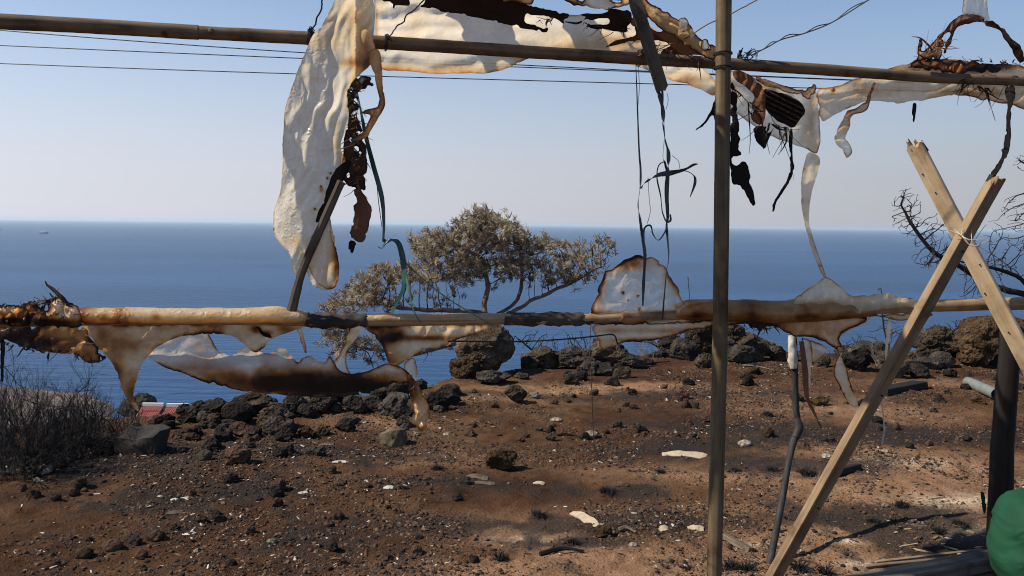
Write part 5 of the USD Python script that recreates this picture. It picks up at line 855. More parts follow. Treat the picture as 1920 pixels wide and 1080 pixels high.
for k, (px, py, w, h, mt, lab, kind) in enumerate([
    (967, 756, 44, 32, 'rock_tan', 'dark topped tan stone alone on the bare ground below the boulder', MED),
    (1003, 748, 22, 12, 'rock_pale', 'small pale stone right of the dark topped tan one', SML),
    (1151, 726, 26, 18, 'rock_dark', 'small dark stone on the orange soil patch', SML),
    (940, 884, 62, 40, 'rock_ochre', 'crumbling ochre clod in the middle of the burnt ground', MED),
    (1033, 827, 22, 16, 'rock_tan', 'pointed tan stone left of the white stone', SML),
    (1132, 1012, 36, 26, 'rock_ochre', 'brown stone at the end of the pale bark strip', SML),
    (1108, 822, 30, 13, 'rock_pale', 'white stone in the middle of the ground', RND),
    (1043, 791, 24, 7, 'rock_pale', 'flat white stone below the orange patch', RND),
    (1398, 838, 26, 12, 'rock_pale', 'pale flat stone right of the upright post', RND),
    (1540, 762, 34, 20, 'rock_ochre', 'ochre stone right of the curved plastic tail', SML),
    (152, 1050, 36, 20, 'rock_ochre', 'round tan cobble at the lower left, leftmost of the cobbles', RND),
    (205, 1038, 42, 24, 'rock_red', 'large round brown cobble at the lower left', RND),
    (262, 1050, 26, 17, 'rock_red', 'small round reddish cobble at the lower left', RND),
    (290, 1018, 34, 22, 'rock_red', 'angular brown stone behind the cobbles', SML),
    (250, 1024, 28, 16, 'rock_dark', 'dark stone between the round cobbles and the angular stone', SML),
    (142, 920, 34, 26, 'rock_tan', 'angular tan stone on the left below the bushes', SML),
    (82, 890, 28, 18, 'rock_pale', 'bright pale stone lying under the burnt bushes', SML),
    (520, 952, 22, 18, 'rock_red', 'squarish brown stone in the lower middle left', SML),
    (405, 976, 24, 18, 'rock_dark', 'black stone alone at the lower left of the middle', SML),
    (432, 908, 34, 20, 'rock_dark', 'wedge shaped dark stone on the left half of the ground', SML),
    (620, 890, 20, 15, 'rock_tan', 'small tan stone left of the middle', SML),
    (583, 855, 22, 10, 'rock_dark', 'small burnt stone left of the wedge block', SML),
    (980, 712, 26, 12, 'rock_tan', 'flat tan stone in front of the rock row', SML),
    ]):
    place_rock(kind[k % len(kind)], px, py, w, h, mt, lab, 'stone', 'stone', 500 + k, depth_ratio=.8)
# wedge shaped block
g = G(738, 838); w = 48 * g[1] / F; hh = 34 * g[1] / F
bl = trimesh.convex.convex_hull(g + np.array([(-.42, 0, -.05), (.42, -.05, -.05), (.5, .55, -.05), (-.3, .6, -.05), (-.62, -.02, .62), (-.05, -.12, .92), (.28, -.06, .95), (.5, .1, .5), (.46, .5, .8), (-.3, .5, .9), (-.05, -.3, .0)]) * V(w, w, hh))
bl = bl.subdivide().subdivide().subdivide().subdivide(); v = np.array(bl.vertices); bl.vertices = v + .016 * (np.stack([fbm(v * 13, 5, q) for q in (1, 2, 3)], 1) - .5) * 2
single('stone_block', bl, 'block', 'wedge shaped olive brown block with hard shadow, below the crumpled plastic tail', 'stone', smooth=25)
# the grey slab like block at the edge
g = G(258, 850); w = 84 * g[1] / F; hh = 40 * g[1] / F
bl = trimesh.convex.convex_hull(g + np.array([(-.55, 0, -.1), (.42, -.1, -.1), (.5, .5, -.1), (-.5, .6, -.1), (-.5, .0, .75), (.38, -.08, .72), (.55, .35, .95), (.1, .6, 1.1), (-.35, .55, 1.02)]) * V(w, w, hh))
bl = bl.subdivide().subdivide().subdivide(); v = np.array(bl.vertices); bl.vertices = v + .045 * (np.stack([fbm(v * 7, 5, q) for q in (1, 2, 3)], 1) - .5) * 2
single('stone_slab', bl, 'concrete', 'grey flat topped slab standing on the edge in front of the shed roofs', 'rock', smooth=25)
# dark outcrop by the shore
place_rock(BIG[1], 250, 770, 78, 58, 'rock_dark', 'dark rocky outcrop on the shore left of the shed roofs', 'outcrop', 'rock', 77, Y=166, z0=SEA)
place_rock(BIG[3], 286, 765, 50, 22, 'rock_dark', 'low dark rock in the water behind the shed roofs', 'outcrop', 'rock', 78, Y=176, z0=SEA - .5)

LM = {'the large boulder': (908, 660), 'the wedge shaped block': (738, 822), 'the ochre clod': (940, 866), 'the long bark strip': (1285, 856), 'the pale leaning beam': (1860, 690), 'the stump post': (1876, 900), 'the brace': (1600, 840), 'the bent black pole': (1490, 800),
      'the upright post': (1347, 760), 'the crumpled plastic tail': (785, 790), 'the grey slab': (265, 810), 'the bright pale stone': (82, 880), 'the round cobbles': (205, 1032), 'the white stone': (1108, 817), 'the rock row': (1080, 680), 'the pipe': (1840, 735), 'the burnt plank': (1690, 735), 'the pale tan rock': (470, 760),
      'the brown stone by the bark strip': (1132, 1002), 'the pointed tan stone': (1033, 820), 'the two grey laths': (900, 902), 'the dark topped tan stone': (967, 742), 'the squarish brown stone': (520, 943), 'the short white chip': (728, 917), 'the spiky bottom tuft': (940, 1045), 'the whitish sliver': (340, 938), 'the wide black tuft': (1512, 885), 'the angular tan stone': (142, 908), 'the pitted brown rock': (1412, 655), 'the black stone': (405, 968), 'the sagging plastic': (560, 735)}
COUNTED = []
def label_counted():
    """each of many alike things by the nearest landmark"""
    groups = {}
    for prim, px, py, what in COUNTED:
        nm = min(LM, key=lambda k: (LM[k][0] - px) ** 2 + ((LM[k][1] - py) * 1.6) ** 2); dx, dy = px - LM[nm][0], (py - LM[nm][1]) * 1.4
        w = ('right of' if dx > 0 else 'left of') if abs(dx) > abs(dy) else ('below' if dy > 0 else 'above')
        groups.setdefault((what, w, nm), []).append((math.hypot(dx, dy), prim))
    od = ['nearest', 'second nearest', 'third nearest', 'fourth nearest', 'fifth nearest', 'sixth nearest', 'seventh nearest', 'eighth nearest', 'ninth nearest', 'tenth nearest', 'eleventh nearest', 'twelfth nearest'] + [f'{k}th nearest' for k in range(13, 60)]
    for (what, w, nm), q in groups.items():
        for k, (_, prim) in enumerate(sorted(q, key=lambda e_: e_[0])): prim.SetCustomDataByKey('label', f'{what} {w} {nm}' if len(q) == 1 else f'{od[k]} {what} {w} {nm}')
TONE = {'rock_tan': 'tan', 'rock_grey': 'grey', 'rock_dark': 'black', 'rock_red': 'reddish', 'rock_ochre': 'ochre', 'rock_pale': 'white'}
# loose stones: every one a thing; those of a zone look alike
def loose(n, zone, group, label, mts, wr, seed, bases=SML, hf=(.45, .8)):
    rng = np.random.default_rng(seed); k = 0
    while k < n:
        px, py = zone(rng)
        if py > 1085 or px < -20 or px > 1940: continue
        g = G(px, py)
        if g[1] > 12.5 or beyond(g[0], g[1]) > .5: continue
        w = rng.uniform(*wr) ** 1.0 * (1 if rng.random() < .8 else 1.5)
        mt = mts[rng.integers(len(mts))]
        pr = place_rock(bases[rng.integers(len(bases))], px, py, w, w * rng.uniform(*hf), mt, label, 'loose_stone', 'stone', int(rng.integers(1 << 30)), group, depth_ratio=rng.uniform(.6, 1.1), sink=rng.uniform(.15, .5)); k += 1
        COUNTED.append((pr, px, py - w * .3, ('large ' if w > 27 else 'tiny ' if w < 13 else 'small ') + TONE[mt] + ' stone'))
def along(x0, x1, spread, up_=6):
    def f(rng):
        px = rng.uniform(x0, x1); e = np.interp(px, [p_[0] for p_ in EDGE_PX], [p_[1] for p_ in EDGE_PX]); return px, e - up_ + spread * rng.random() ** 1.5
    return f
loose(62, along(330, 860, 75), 'stones along the left rim of the slope', 'knobbly burnt stone in the rubble along the left rim of the slope', ['rock_tan', 'rock_grey', 'rock_dark', 'rock_tan'], (18, 52), 1, MED + MED + SML)
loose(40, lambda r: (r.uniform(180, 620), r.uniform(800, 872)), 'dark stones in front of the slab', 'dark angular stone in the rubble in front of the grey slab', ['rock_dark', 'rock_red', 'rock_grey', 'rock_dark'], (14, 36), 2, MED + SML)
loose(54, along(960, 1930, 52), 'stones along the right rim of the slope', 'grey burnt stone in the rubble along the right rim of the slope', ['rock_grey', 'rock_dark', 'rock_tan', 'rock_grey'], (18, 52), 3, MED + MED + SML)
loose(46, lambda r: (r.uniform(860, 1330), r.uniform(700, 830)), 'stones on the bare ground below the boulder', 'small brown stone on the bare ground below the boulder', ['rock_red', 'rock_tan', 'rock_dark', 'rock_red'], (8, 22), 4)
loose(34, lambda r: (r.uniform(1390, 1920), r.uniform(700, 860)), 'stones on the ground at the right', 'small tan stone on the ground among ash at the right', ['rock_ochre', 'rock_tan', 'rock_dark'], (10, 28), 5)
loose(40, lambda r: (r.uniform(0, 900), r.uniform(870, 1075)), 'stones on the near ground at the left', 'small reddish stone on the near ground at the left', ['rock_red', 'rock_dark', 'rock_red'], (9, 24), 6)
loose(14, lambda r: (r.uniform(0, 1900), r.uniform(740, 1060)), 'white stones strewn over the burnt ground', 'small white stone on the burnt ground', ['rock_pale'], (8, 20), 7, RND + SML, (.3, .6))

# grit: far more small stones than one could count
def scatter(name, protos, mts, n, zone, size, seed, label):
    rng = np.random.default_rng(seed); inst = UsdGeom.PointInstancer.Define(stage, '/World/' + name); rel = inst.CreatePrototypesRel()
    for k, (m, mt) in enumerate(zip(protos, mts)):
        pth = f'/World/{name}/{"pebble" if k == 0 else "pebble_%03d" % k}'; usdkit.mesh(stage, pth, m, MAT[mt], 40); rel.AddTarget(pth)
    x, y = zone(rng, n); d = beyond(x, y); ok = d < .6; x, y = x[ok], y[ok]; n = len(x); z = terrain(x, y); s = size(rng, n, x, y)
    inst.CreatePositionsAttr(Vt.Vec3fArray.FromNumpy(np.c_[x, y, z + s * .12].astype(np.float32)))
    inst.CreateScalesAttr(Vt.Vec3fArray.FromNumpy((np.c_[s, s * rng.uniform(.6, 1, n), s * rng.uniform(.5, 1.1, n)]).astype(np.float32)))
    a = rng.uniform(0, 2 * np.pi, n); tl = rng.normal(0, .25, (n, 2))
    q = np.c_[np.cos(a / 2), tl[:, 0] * .5, tl[:, 1] * .5, np.sin(a / 2)]; q /= np.linalg.norm(q, axis=1, keepdims=True)
    inst.CreateOrientationsAttr(Vt.QuathArray.FromNumpy(q[:, [1, 2, 3, 0]].astype(np.float16)))
    inst.CreateProtoIndicesAttr(Vt.IntArray.FromNumpy(rng.integers(0, len(protos), n).astype(np.int32)))
    tag(inst.GetPrim(), label, None, None, 'stuff')
def spread(rng, n):
    y = 2.6 + 9.2 * rng.random(n) ** 1.15; x = rng.uniform(-.72, .72, n) * y; return x, y
def clustered(rng, n):
    x, y = spread(rng, n * 3); k = fbm(np.c_[x * 1.6, y * 1.6, 0 * x], 3, 44); o = np.argsort(-(k + rng.normal(0, .13, len(k))))[:n]; return x[o], y[o]
GR = [rock(80 + k, 1, 0, .75, 8, .35, 0) for k in range(6)]
plain('grit_red', (0.0693, 0.0399, 0.0262), .95, var=.5, scale=3, spec=.1)
plain('grit_dark', (0.0196, 0.0157, 0.0134), .95, var=.5, scale=3, spec=.1)
plain('grit_tan', (0.1080, 0.0702, 0.0437), .95, var=.4, scale=3, spec=.1)
scatter('grit', GR, ['grit_red', 'grit_dark', 'grit_red', 'grit_tan', 'grit_red', 'grit_dark'], 80000, clustered, lambda r, n, x, y: .002 + .012 * r.random(n) ** 7 + .00055 * y, 9, 'grit and small stones covering the burnt ground')
FL = []
for k in range(6):
    rng = np.random.default_rng(k); q = trimesh.creation.icosphere(subdivisions=1); v = np.array(q.vertices) * V(1, rng.uniform(.3, .7), .12) * (1 + .3 * rng.normal(size=(len(q.vertices), 1))); FL.append(trimesh.Trimesh(v, q.faces))
scatter('ash_flakes', FL, ['white_chip', 'charred_grass', 'grit_dark', 'grit_tan', 'charred_grass', 'grit_tan'], 17000, clustered, lambda r, n, x, y: .003 + .012 * r.random(n) ** 4 + .0007 * y, 10, 'flakes of ash and charred bits on the ground')

# wood chips, bark and laths lying about
def chip(px, py, wpx, hpx, rotdeg, mt, label, name='wood_chip', cat='wood chip', curve=.3, seed=0):
    g = G(px, py); s = g[1] / F; a = math.radians(rotdeg); L_ = wpx * s / max(abs(math.cos(a)), .35); t_ = V(math.cos(a), math.sin(a), 0)
    p = [g + t_ * (u * L_) + V(0, 0, .006 + .9 * hpx * s * curve * (1 - (2 * u) ** 2)) for u in np.linspace(-.5, .5, 9)]
    w = hpx * s * 2.0; w = w * .75; m = ribbon(np.array(p), np.array([.5, .7, 1, .85, .95, 1.2, .8]) * w, th=.007, seed=seed, crumple=.006, side=V(-t_[1], t_[0], .35))
    v = np.array(m.vertices); v += .004 * (np.stack([noise(v * 60, q) for q in (1, 2, 3)], 1) - .5); m.vertices = v
    single(name, m, mt, label, cat)
chip(1285, 856, 86, 13, -12, 'pale_bark', 'long curved strip of pale bark lying left of the upright post', 'bark_strip', 'bark', .35, 1)
chip(1093, 976, 40, 14, -62, 'pale_bark', 'curled pale bark strip leaning on the brown stone', 'bark_strip', 'bark', .5, 2)
chip(1246, 994, 20, 11, 30, 'pale_bark', 'small splintered pale chip left of the post foot', seed=3)
chip(1304, 993, 30, 9, -10, 'pale_bark', 'small pale lath piece beside the post foot', seed=4)
chip(728, 917, 18, 7, 0, 'white_chip', 'short white chip in the lower middle', seed=5)
chip(686, 905, 10, 6, 10, 'white_chip', 'tiny white chip left of the short white one', seed=6)
chip(893, 897, 44, 10, -8, 'grey_wood', 'grey curved board scrap in the middle', seed=7)
chip(905, 908, 46, 7, -4, 'grey_wood', 'thin grey lath in front of the curved board scrap', seed=8)
chip(636, 868, 26, 5, 12, 'white_chip', 'thin white sliver left of the middle', seed=9)
chip(570, 926, 26, 5, 28, 'white_chip', 'white splinter at the lower left of the middle', seed=10)
chip(612, 835, 26, 6, 20, 'grey_wood', 'pale grey chip near the wedge shaped block', seed=11)
chip(1010, 908, 22, 6, -5, 'pale_bark', 'small tan chip below the ochre clod', seed=12)
chip(340, 938, 38, 6, 14, 'white_chip', 'whitish sliver on the left ground', seed=13)
chip(330, 963, 34, 6, 22, 'grey_wood', 'pale splinter below the whitish sliver', seed=14)
chip(353, 1005, 30, 5, -6, 'white_chip', 'white scrap right of the cobbles', seed=15)
chip(1770, 1012, 30, 4, -36, 'white_chip', 'thin white twig by the stump post', seed=16)

rng = np.random.default_rng(12)
for k in range(34):
    px, py = rng.uniform(1690, 1850), rng.uniform(905, 1042); g = G(px, py); a = rng.uniform(-.6, .6) + (math.pi if rng.random() < .5 else 0); l = rng.uniform(.03, .09) * (1 if k % 4 else 1.8); d = V(math.cos(a), math.sin(a), rng.uniform(-.05, .15)) * l / 2
    pr = single('splinter', board(g - d + V(0, 0, .004), g + d + V(0, 0, .008), rng.uniform(.006, .016), .006, np.cross(d, V(0, 0, 1)), 5, k, ragged=(.01, .01)), ('pale_wood', 'tan_wood', 'tan_wood', 'grey_wood')[k % 4], 'pale splinter of wood', 'splinter', 'pale splinters by the stump post'); COUNTED.append((pr, px, py, ('pale', 'tan', 'cream', 'grey')[k % 4] + ' wood splinter'))
# charred tufts of grass
def tuft(px, py, wpx, hpx, n, label, seed, group=None):
    g = G(px, py); s = g[1] / F; rng = np.random.default_rng(seed); v, f = [], []
    for k in range(n):
        a = rng.uniform(0, 6.28); r = abs(rng.normal(0, .38)) * wpx * s / 2; b = g + V(r * math.cos(a), r * math.sin(a), -.01); h = hpx * s * rng.uniform(.2, .8) * (1 - .5 * min(r / (wpx * s), 1)); le = rng.normal(0, .55, 2) * h
        t_ = b + V(le[0], le[1], h); w = rng.uniform(.0008, .0022) + .00025 * g[1]; m_ = (b + t_) / 2 + V(0, 0, h * .12); sd = V(math.cos(a + 1), math.sin(a + 1), 0) * w; i0 = len(v)
        v += [b - sd, b + sd, m_ - sd * .8, m_ + sd * .8, t_]; f += [(i0, i0 + 1, i0 + 3), (i0, i0 + 3, i0 + 2), (i0 + 2, i0 + 3, i0 + 4)]
    return single('charred_tuft', (v, f), 'charred_grass', label, 'grass tuft', group)
for k, (px, py, w, h, lab) in enumerate([(1140, 925, 40, 24, 'round black tuft of burnt grass in the middle of the near ground'), (1012, 970, 46, 26, 'black tuft of burnt grass left of the pale bark strip'), (1075, 1022, 34, 26, 'black tuft of burnt grass below the pale bark strip'), (940, 1052, 30, 34, 'spiky black tuft at the bottom middle'),
    (1512, 892, 56, 28, 'wide black tuft between the bent pole and the brace'), (1450, 884, 36, 20, 'black tuft left of the bent pole'), (1500, 1072, 40, 40, 'black tuft at the bottom beside the brace foot'), (1372, 1068, 40, 34, 'black tuft at the bottom right of the upright post'), (1402, 1072, 34, 34, 'spiky black tuft at the bottom left of the bent pole'), (1548, 1078, 34, 34, 'black tuft at the bottom right of the brace foot'),
    (1690, 950, 30, 24, 'black tuft on the tan soil right of the brace'), (1640, 980, 34, 18, 'black tuft below the tan soil right of the brace'), (1440, 780, 26, 18, 'small black tuft between the upright post and the bent pole'), (1238, 886, 24, 14, 'small black tuft under the long bark strip'), (1380, 882, 26, 12, 'low black tuft right of the upright post'), (820, 882, 26, 22, 'black tuft left of the ochre clod'), (758, 918, 26, 16, 'small black tuft right of the white chip'), (647, 1058, 20, 18, 'small dark tuft at the bottom left of the middle'), (1300, 962, 30, 12, 'low black tuft left of the post foot'), (1170, 990, 40, 14, 'flat black tuft in the ash patch'), (1555, 830, 30, 14, 'black tuft right of the bent pole in the ash'), (1800, 985, 40, 20, 'black tuft left of the stump post'), (1760, 1000, 30, 26, 'spiky tuft in the ash near the stump post'), (1290, 1068, 40, 16, 'low black tuft at the bottom left of the post'), (110, 1062, 40, 22, 'low dark tuft beside the cobbles')]):
    tuft(px, py, w * 1.1, h, 240, lab, 900 + k)
def sprinkle(rng):
    return rng.uniform(0, 1900), rng.uniform(790, 1075)
rng = np.random.default_rng(5)
for k in range(46):
    px, py = sprinkle(rng); pr = tuft(px, py, rng.uniform(10, 24), rng.uniform(6, 15), 16, 'tiny charred stubble tuft on the burnt ground', 1000 + k, 'tiny charred tufts dotted over the ground'); COUNTED.append((pr, px, py, 'tiny charred grass tuft'))

# ---------------------------------------------------------------- plants
def colonize(nodes, parents, att, step, di, dk, iters=140, grav=V(0, 0, 0)):
    """branches that grow from the given nodes towards a cloud of points"""
    nodes, parents = [np.array(q, float) for q in nodes], list(parents); att = np.array(att)
    for _ in range(iters):
        if not len(att): break
        T = cKDTree(np.array(nodes)); d, i = T.query(att); near = d < di
        if not near.any(): break
        A = att[near]; I = i[near]; dirs = A - np.array(nodes)[I]; dirs /= np.linalg.norm(dirs, axis=1, keepdims=True)
        u_, inv = np.unique(I, return_inverse=True); s = np.zeros((len(u_), 3)); np.add.at(s, inv, dirs); s += grav
        ln = np.linalg.norm(s, axis=1); k = ln > 1e-3; new = np.array(nodes)[u_[k]] + s[k] / ln[k][:, None] * step
        dd, _ = T.query(new); k2 = dd > step * .3
        if not k2.any(): break
        for q, p_ in zip(new[k2], u_[k][k2]): nodes.append(q); parents.append(int(p_))
        d2, _ = cKDTree(new[k2]).query(att); att = att[(d2 > dk) & (d > dk)]
    return np.array(nodes), np.array(parents)
def branches(nodes, parents, tip=.004, ex=2.3, wob=0.0, seed=0, rmax=None):
    """(thick tubes, thin tubes) of a grown skeleton, and the nodes at the ends of its twigs"""
    n = len(nodes); ch = [[] for _ in range(n)]
    for i in range(1, n): ch[parents[i]].append(i)
    r = np.zeros(n)
    for i in range(n - 1, -1, -1): r[i] = tip if not ch[i] else sum(r[c] ** ex for c in ch[i]) ** (1 / ex)
    if rmax: r = np.minimum(r, rmax)
    big, small = [], []; stack = [(0, None)]
    nodes = nodes + wob * (np.stack([fbm(nodes * 5 + seed, 2, q) for q in (1, 2, 3)], 1) - .5) * 2
    while stack:
        i, p_ = stack.pop(); path = [p_, i] if p_ is not None else [i]
        while ch[i]:
            c = sorted(ch[i], key=lambda k: -r[k]); stack += [(k, i) for k in c[1:]]; i = c[0]; path.append(i)
        if len(path) < 2: continue
        q = nodes[path]; rr_ = r[path].copy()
        if p_ is not None: rr_[0] = min(r[p_], rr_[1] * 1.25)
        rr_[-1] *= .5
        if len(q) > 2:
            q2 = spline(q, 2); r2_ = np.interp(np.linspace(0, 1, len(q2)), np.linspace(0, 1, len(q)), rr_)
        else: q2, r2_ = q, rr_
        (big if rr_.max() > tip * 5 else small).append(tube(q2, r2_, 8 if rr_.max() > tip * 5 else 4, cap=False, lump=.25 if rr_.max() > tip * 5 else 0, seed=seed))
    tips = np.array([i for i in range(n) if not ch[i]]); return big, small, nodes, parents, tips, r
def blob_points(blobs, rng, mul=1.0):
    out = []
    for px, py, rx, ry, n, Y, dy in blobs:
        n = int(n * mul)
        a = rng.normal(size=(n, 3)); a /= np.linalg.norm(a, axis=1, keepdims=True); a *= rng.random((n, 1)) ** .4
        out.append(P(px + a[:, 0] * rx, py + a[:, 1] * ry, Y + a[:, 2] * dy))
    return np.vstack(out)

plain('needles', (0.31, 0.25, 0.165), 0.8, var=.5, scale=2.5, transl=.3)
plain('needles_brown', (0.1189, 0.0841, 0.0547), 0.8, var=.4, scale=2.5, transl=.3)
rng = np.random.default_rng(77); TY = 14.0
BL = [(895, 430, 56, 42, 210, TY, .9), (945, 445, 50, 36, 120, TY, .9), (820, 465, 56, 36, 220, TY - .3, .9), (870, 500, 60, 36, 190, TY, .8), (800, 520, 46, 26, 120, TY - .2, .8), (1020, 470, 42, 34, 130, TY + .2, .8), (1060, 490, 46, 30, 120, TY + .2, .8), (1115, 475, 40, 40, 170, TY + .3, .7), (1060, 465, 36, 26, 90, TY + .2, .7), (1085, 520, 46, 20, 80, TY + .2, .7), (1010, 510, 40, 26, 80, TY, .8), (960, 500, 36, 30, 80, TY, .8),
      (690, 545, 46, 40, 190, TY - .6, .8), (640, 575, 40, 30, 120, TY - .7, .7), (740, 520, 44, 28, 110, TY - .5, .7), (735, 565, 40, 20, 60, TY - .5, .7), (640, 640, 50, 34, 150, TY - .7, .7), (610, 600, 24, 24, 50, TY - .7, .6), (700, 660, 46, 30, 90, TY - .6, .7), (770, 660, 50, 30, 90, TY - .4, .8), (820, 640, 40, 30, 60, TY - .3, .7)]
att = blob_points(BL, rng, 2.2)
tr = [(925, 745, TY + .5), (922, 700, TY + .4), (918, 650, TY + .2), (912, 600, TY), (910, 570, TY), (914, 540, TY), (912, 520, TY), (916, 500, TY)]
L = P(*np.array(tr).T); L = np.vstack([[L[0] + V(0, .1, -.9)], L]); tn = spline(L, 3)
nodes, par = list(tn), [-1] + list(range(len(tn) - 1))
def limb(frm, pts):
    q = spline(np.vstack([nodes[frm], P(*np.array(pts, float).T)]), 4)[1:]
    for k, p_ in enumerate(q): nodes.append(p_); par.append(frm if k == 0 else len(nodes) - 2)
limb(12, [(950, 590, TY + .1), (985, 570, TY + .2), (1030, 548, TY + .3), (1090, 520, TY + .3), (1125, 500, TY + .3)])
limb(12, [(940, 585, TY + .3), (970, 560, TY + .5), (978, 520, TY + .5), (975, 470, TY + .4), (955, 430, TY + .3)])
limb(13, [(890, 585, TY - .2), (850, 582, TY - .3), (800, 580, TY - .4), (740, 575, TY - .5), (690, 560, TY - .6)])
limb(10, [(880, 640, TY - .1), (830, 650, TY - .3), (770, 665, TY - .4), (700, 655, TY - .6), (640, 640, TY - .7)])
limb(20, [(905, 490, TY - .1), (880, 470, TY - .2), (850, 455, TY - .3)])
nodes, par = colonize(nodes, par, att, .08, 2.2, .135)
big, small, nodes, par, tips, rad = branches(nodes, par, .0045, 2.2, .03, 3, .12)
t = Thing('pine_tree', 'wind bent pine with dry pale needles growing below the rim behind the lower pole', 'tree', tn[0])
t.part('trunk', big[0], 'pine_bark', 50)
for m in big[1:]: t.part('limb', m, 'pine_bark', 50)
t.part('twig', join(small), 'twig_grey', kind='stuff')
def needle_tufts(cent, dirs, n, ln, w, rng):
    c = np.repeat(cent, n, 0); d = np.repeat(dirs, n, 0) * 1.0 + rng.normal(0, .75, (len(c), 3)) + V(0, 0, .35); d /= np.linalg.norm(d, axis=1, keepdims=True)
    b = c + rng.normal(0, .018, c.shape); l = ln * rng.uniform(.6, 1.25, (len(c), 1)); s = np.cross(d, rng.normal(size=d.shape)); s /= np.linalg.norm(s, axis=1, keepdims=True)
    v = np.stack([b - s * w, b + s * w, b + d * l * .75 + s * w * .7, b + d * l], 1).reshape(-1, 3); k = np.arange(len(c))[:, None] * 4
    return v, np.vstack([k + [0, 1, 2], k + [0, 2, 3]])
ends = np.where(rad < .011)[0]; ends = ends[ends > len(tn)]; dirs = nodes[ends] - nodes[par[ends]]; dirs /= np.maximum(np.linalg.norm(dirs, axis=1, keepdims=True), 1e-9)
# the left of the crown is thick with dry needles, the right nearly bare
pxx = W / 2 + F * ((nodes[ends] - CAM) @ rt) / ((nodes[ends] - CAM) @ fw); pyy = H / 2 - F * ((nodes[ends] - CAM) @ up) / ((nodes[ends] - CAM) @ fw)
dens = np.clip(1.0 - (pxx - 980) / 190, .3, 1) * np.where(fbm(nodes[ends] * 2.6, 3, 8) > .47, .95, .25) * np.where((pyy > 530) & (pxx > 740), .25, 1) * np.where(pyy > 650, .45, 1)
keep = rng.random(len(ends)) < dens; e2, d2 = ends[keep], dirs[keep]
c3 = np.vstack([nodes[e2] + rng.normal(0, .05, (len(e2), 3)) for _ in range(2)]); d3 = np.vstack([d2] * 2); sel = rng.random(len(c3)) < .7
t.part('dry_needles', needle_tufts(c3[sel], d3[sel], 14, .10, .008, rng), 'needles', kind='stuff')
t.part('brown_needles', needle_tufts(c3[~sel], d3[~sel], 14, .09, .008, rng), 'needles_brown', kind='stuff')
print('pine', len(nodes), len(c3), len(big), len(small))

def bare_tree(name, label, cat, base, blobs, limbs, step, di, dk, tip, seed, mt='twig_dark', ex=2.2, group=None, rmax=None, mul=2.0):
    rng = np.random.default_rng(seed); att = blob_points(blobs, rng, mul); q = spline(P(*np.array(base, float).T), 4)
    nd, pr = list(q), [-1] + list(range(len(q) - 1))
    for at, pts in limbs:
        s = spline(np.vstack([nd[at], P(*np.array(pts, float).T)]), 4)[1:]
        for k, p_ in enumerate(s): nd.append(p_); pr.append(at if k == 0 else len(nd) - 2)
    nd, pr = colonize(nd, pr, att, step, di, dk)
    big, small, nd, pr, tips, r = branches(nd, pr, tip, ex, step * .25, seed, rmax)
    t = Thing(name, label, cat, q[0], group=group)
    if big:
        t.part('trunk', big[0], mt, 50)
        for m in big[1:]: t.part('limb', m, mt, 50)
    if small: t.part('twig', join(small), mt, kind='stuff')
    return t, nd, r
Yr = 12.6
t, nd, r = bare_tree('burnt_tree', 'burnt leafless tree with fine black twigs behind the crossed boards at the right', 'tree', [(2080, 720, Yr), (2040, 640, Yr), (1990, 580, Yr), (1940, 556, Yr), (1890, 545, Yr)],
    [(1700, 395, 36, 50, 110, Yr, .5), (1745, 440, 50, 40, 80, Yr, .5), (1790, 480, 60, 36, 90, Yr, .5), (1740, 490, 40, 20, 40, Yr, .5), (1850, 500, 70, 40, 90, Yr, .6), (1850, 545, 60, 24, 50, Yr, .5), (1910, 400, 40, 40, 40, Yr, .5), (1930, 310, 40, 26, 40, Yr, .5), (1890, 440, 60, 40, 50, Yr, .5), (1940, 470, 50, 50, 40, Yr, .5)],
    [(16, [(1850, 530, Yr), (1800, 500, Yr), (1750, 470, Yr), (1715, 430, Yr), (1690, 385, Yr)]), (12, [(1910, 520, Yr), (1850, 500, Yr - .2), (1800, 490, Yr - .2)]), (8, [(1990, 500, Yr), (1950, 430, Yr), (1930, 360, Yr), (1930, 310, Yr)])], .06, 1.5, .085, .0042, 5, rmax=.07, mul=3.2)
plain('charred_cone', (.03, .025, .022), .9)
